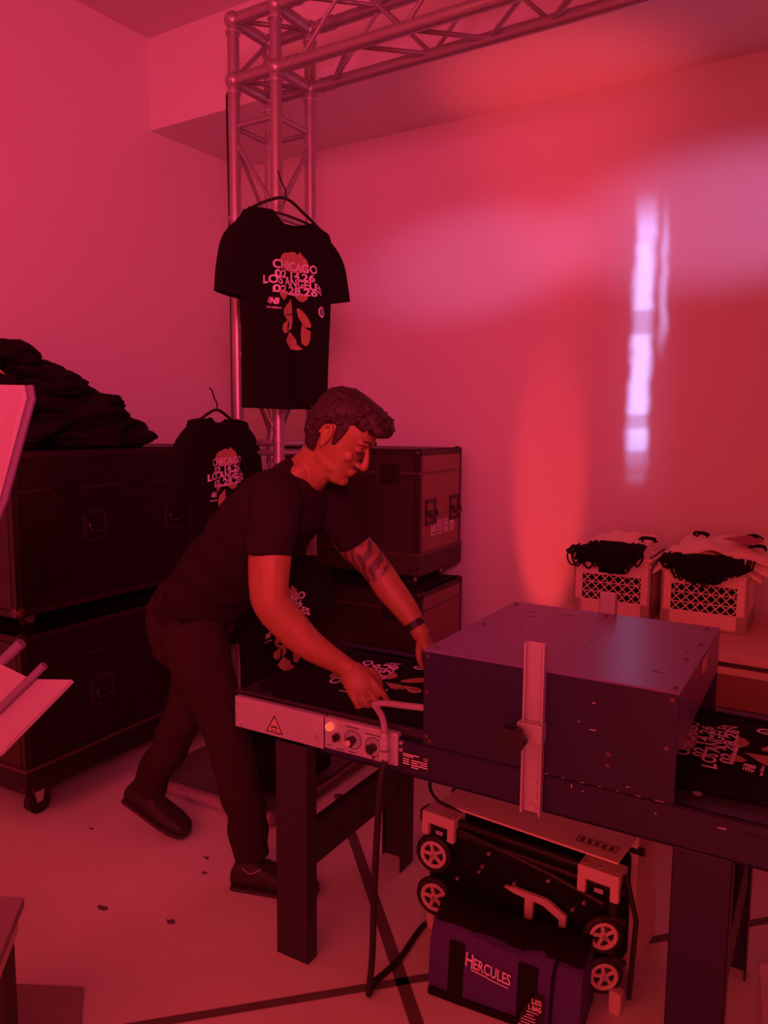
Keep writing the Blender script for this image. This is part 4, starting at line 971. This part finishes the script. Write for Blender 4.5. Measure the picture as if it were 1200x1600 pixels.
    s.tube([(-1.885, 1.82, .885), (-1.83, 1.82, .93), (-1.735, 1.81, 1.03), (-1.605, 1.81, 1.150), (-1.50, 1.81, 1.250), (-1.43, 1.81, 1.322), (-1.395, 1.815, 1.352)], [.168, .172, .158, .178, .188, .135, .078], 32, 5, rb=[.125, .122, .125, .130, .118, .088, .066], side=Yv)
    s.tube([(-1.44, 1.70, 1.30), (-1.395, 1.655, 1.285), (-1.382, 1.625, 1.20), (-1.378, 1.612, 1.140)], [.070, .078, .074, .073], 24, 6, rb=[.070, .074, .070, .070])
    s.tube([(-1.45, 1.92, 1.29), (-1.43, 1.96, 1.26), (-1.395, 2.00, 1.18), (-1.368, 2.018, 1.120)], [.066, .072, .067, .066], 24, 6, rb=[.066, .070, .064, .063])
    s.tube([(-1.50, 1.70, 1.27), (-1.55, 1.74, 1.20)], [.075, .08], 16, ball=True); s.tube([(-1.50, 1.93, 1.26), (-1.55, 1.90, 1.20)], [.075, .08], 16, ball=True)
    sh = s.build('t_shirt', TSHIRT, t, world=True, remesh=.006, relax=6)
    def displace(o, f):
        nn = [v.normal.copy() for v in o.data.vertices]; co = [v.co.copy() for v in o.data.vertices]
        o.data.vertices.foreach_set('co', [x for c, n_ in zip(co, nn) for x in (c + n_ * f(c))]); o.data.update()
    displace(sh, lambda c: (.008 * noise.noise(V((c.x * 9, c.y * 7, c.z * 16))) + .004 * math.sin((c.x + c.z * .8) * 45 + 3 * noise.noise(c * 6))))
    # trousers
    s = MB()
    s.tube([(-1.90, 1.82, .80), (-1.885, 1.82, .87), (-1.84, 1.82, .94)], [.155, .170, .160], 28, 5, rb=[.125, .140, .118], side=Yv, ball=True)
    s.tube([(-1.83, 1.745, .86), (-1.785, 1.75, .74), (-1.735, 1.765, .60), (-1.69, 1.78, .45), (-1.655, 1.795, .28), (-1.625, 1.80, .095)], [.108, .100, .080, .072, .066, .060], 24, 6)
    s.tube([(-1.95, 1.90, .85), (-1.975, 1.91, .70), (-1.995, 1.915, .56), (-2.06, 1.895, .40), (-2.13, 1.87, .26), (-2.185, 1.86, .155)], [.110, .098, .080, .072, .064, .062], 24, 6)
    tr = s.build('trousers', PANTS, t, world=True, remesh=.006, relax=5)
    displace(tr, lambda c: (.008 * noise.noise(V((c.x * 10, c.y * 10, c.z * 9))) + .004 * math.sin(c.z * 50 + 4 * noise.noise(c * 5)) * max(0, 1 - abs(c.z - .25) * 3)))
    # shoes
    def shoe(P0, yaw, pitch):
        Rm = rot('Z', yaw) @ rot('Y', pitch)
        G_ = lambda x, y, z: V(P0) + Rm @ V((x, y, z))
        st_ = [(-.075, .030, .052), (-.06, .036, .085), (-.03, .038, .100), (.0, .040, .100), (.03, .042, .085), (.07, .046, .068), (.12, .050, .056), (.16, .048, .050), (.195, .038, .040), (.212, .018, .026)]
        rs = []
        for x, w_, h_ in st_: rs.append([G_(x, w_ * math.copysign(abs(math.sin(a)) ** .8, math.sin(a)),   .008 + h_ * .5 + h_ * .5 * math.copysign(abs(math.cos(a)) ** .8, math.cos(a))) for a in [2 * PI * k / 20 for k in range(20)]])
        s1 = MB().rings(rs).build('shoe', SHOE, t, world=True, remesh=.005, relax=3)
        so = MB(); up_ = [(x, w_ + .003) for x, w_, _ in st_]; poly = [(x, w_) for x, w_ in up_] + [(x, -w_) for x, w_ in up_[::-1]]
        so.prism(poly, .011, lambda x, y, z: G_(x, y, z)); so.build('sole', SOLE, s1, world=True, bevel=.003)
        p = MB().tube([G_(-.03, -.036, .085), G_(.0, -.041, .070), G_(.035, -.040, .088)], .0018, 6, 4); p.build('piping', SEAM, s1, world=True, smooth_=True)
        l = MB()
        for k in range(5): l.tube([G_(.045 + k * .016, -.020, .088 - k * .006), G_(.045 + k * .016, .0, .098 - k * .007), G_(.045 + k * .016, .020, .088 - k * .006)], .0025, 6, 2)
        l.build('laces', SOLE, s1, world=True, smooth_=True)
    shoe((-1.605, 1.79, .001), 22, 0); shoe((-2.205, 1.845, .080), 10, 19)
    w_ = MB(); a = (V((-1.145, 2.062, .845)) - V((-1.205, 2.06, .925))).normalized()
    w_.tube([V((-1.170, 2.062, .880)) - a * .011, V((-1.170, 2.062, .880)) + a * .011], [.0345, .0335], 24, rb=[.0315, .0305], side=(0, 1, 0)); w_.build('wristband', RUB, t, world=True, smooth_=True)
man()

bpy.data.scenes.remove(SIDE)
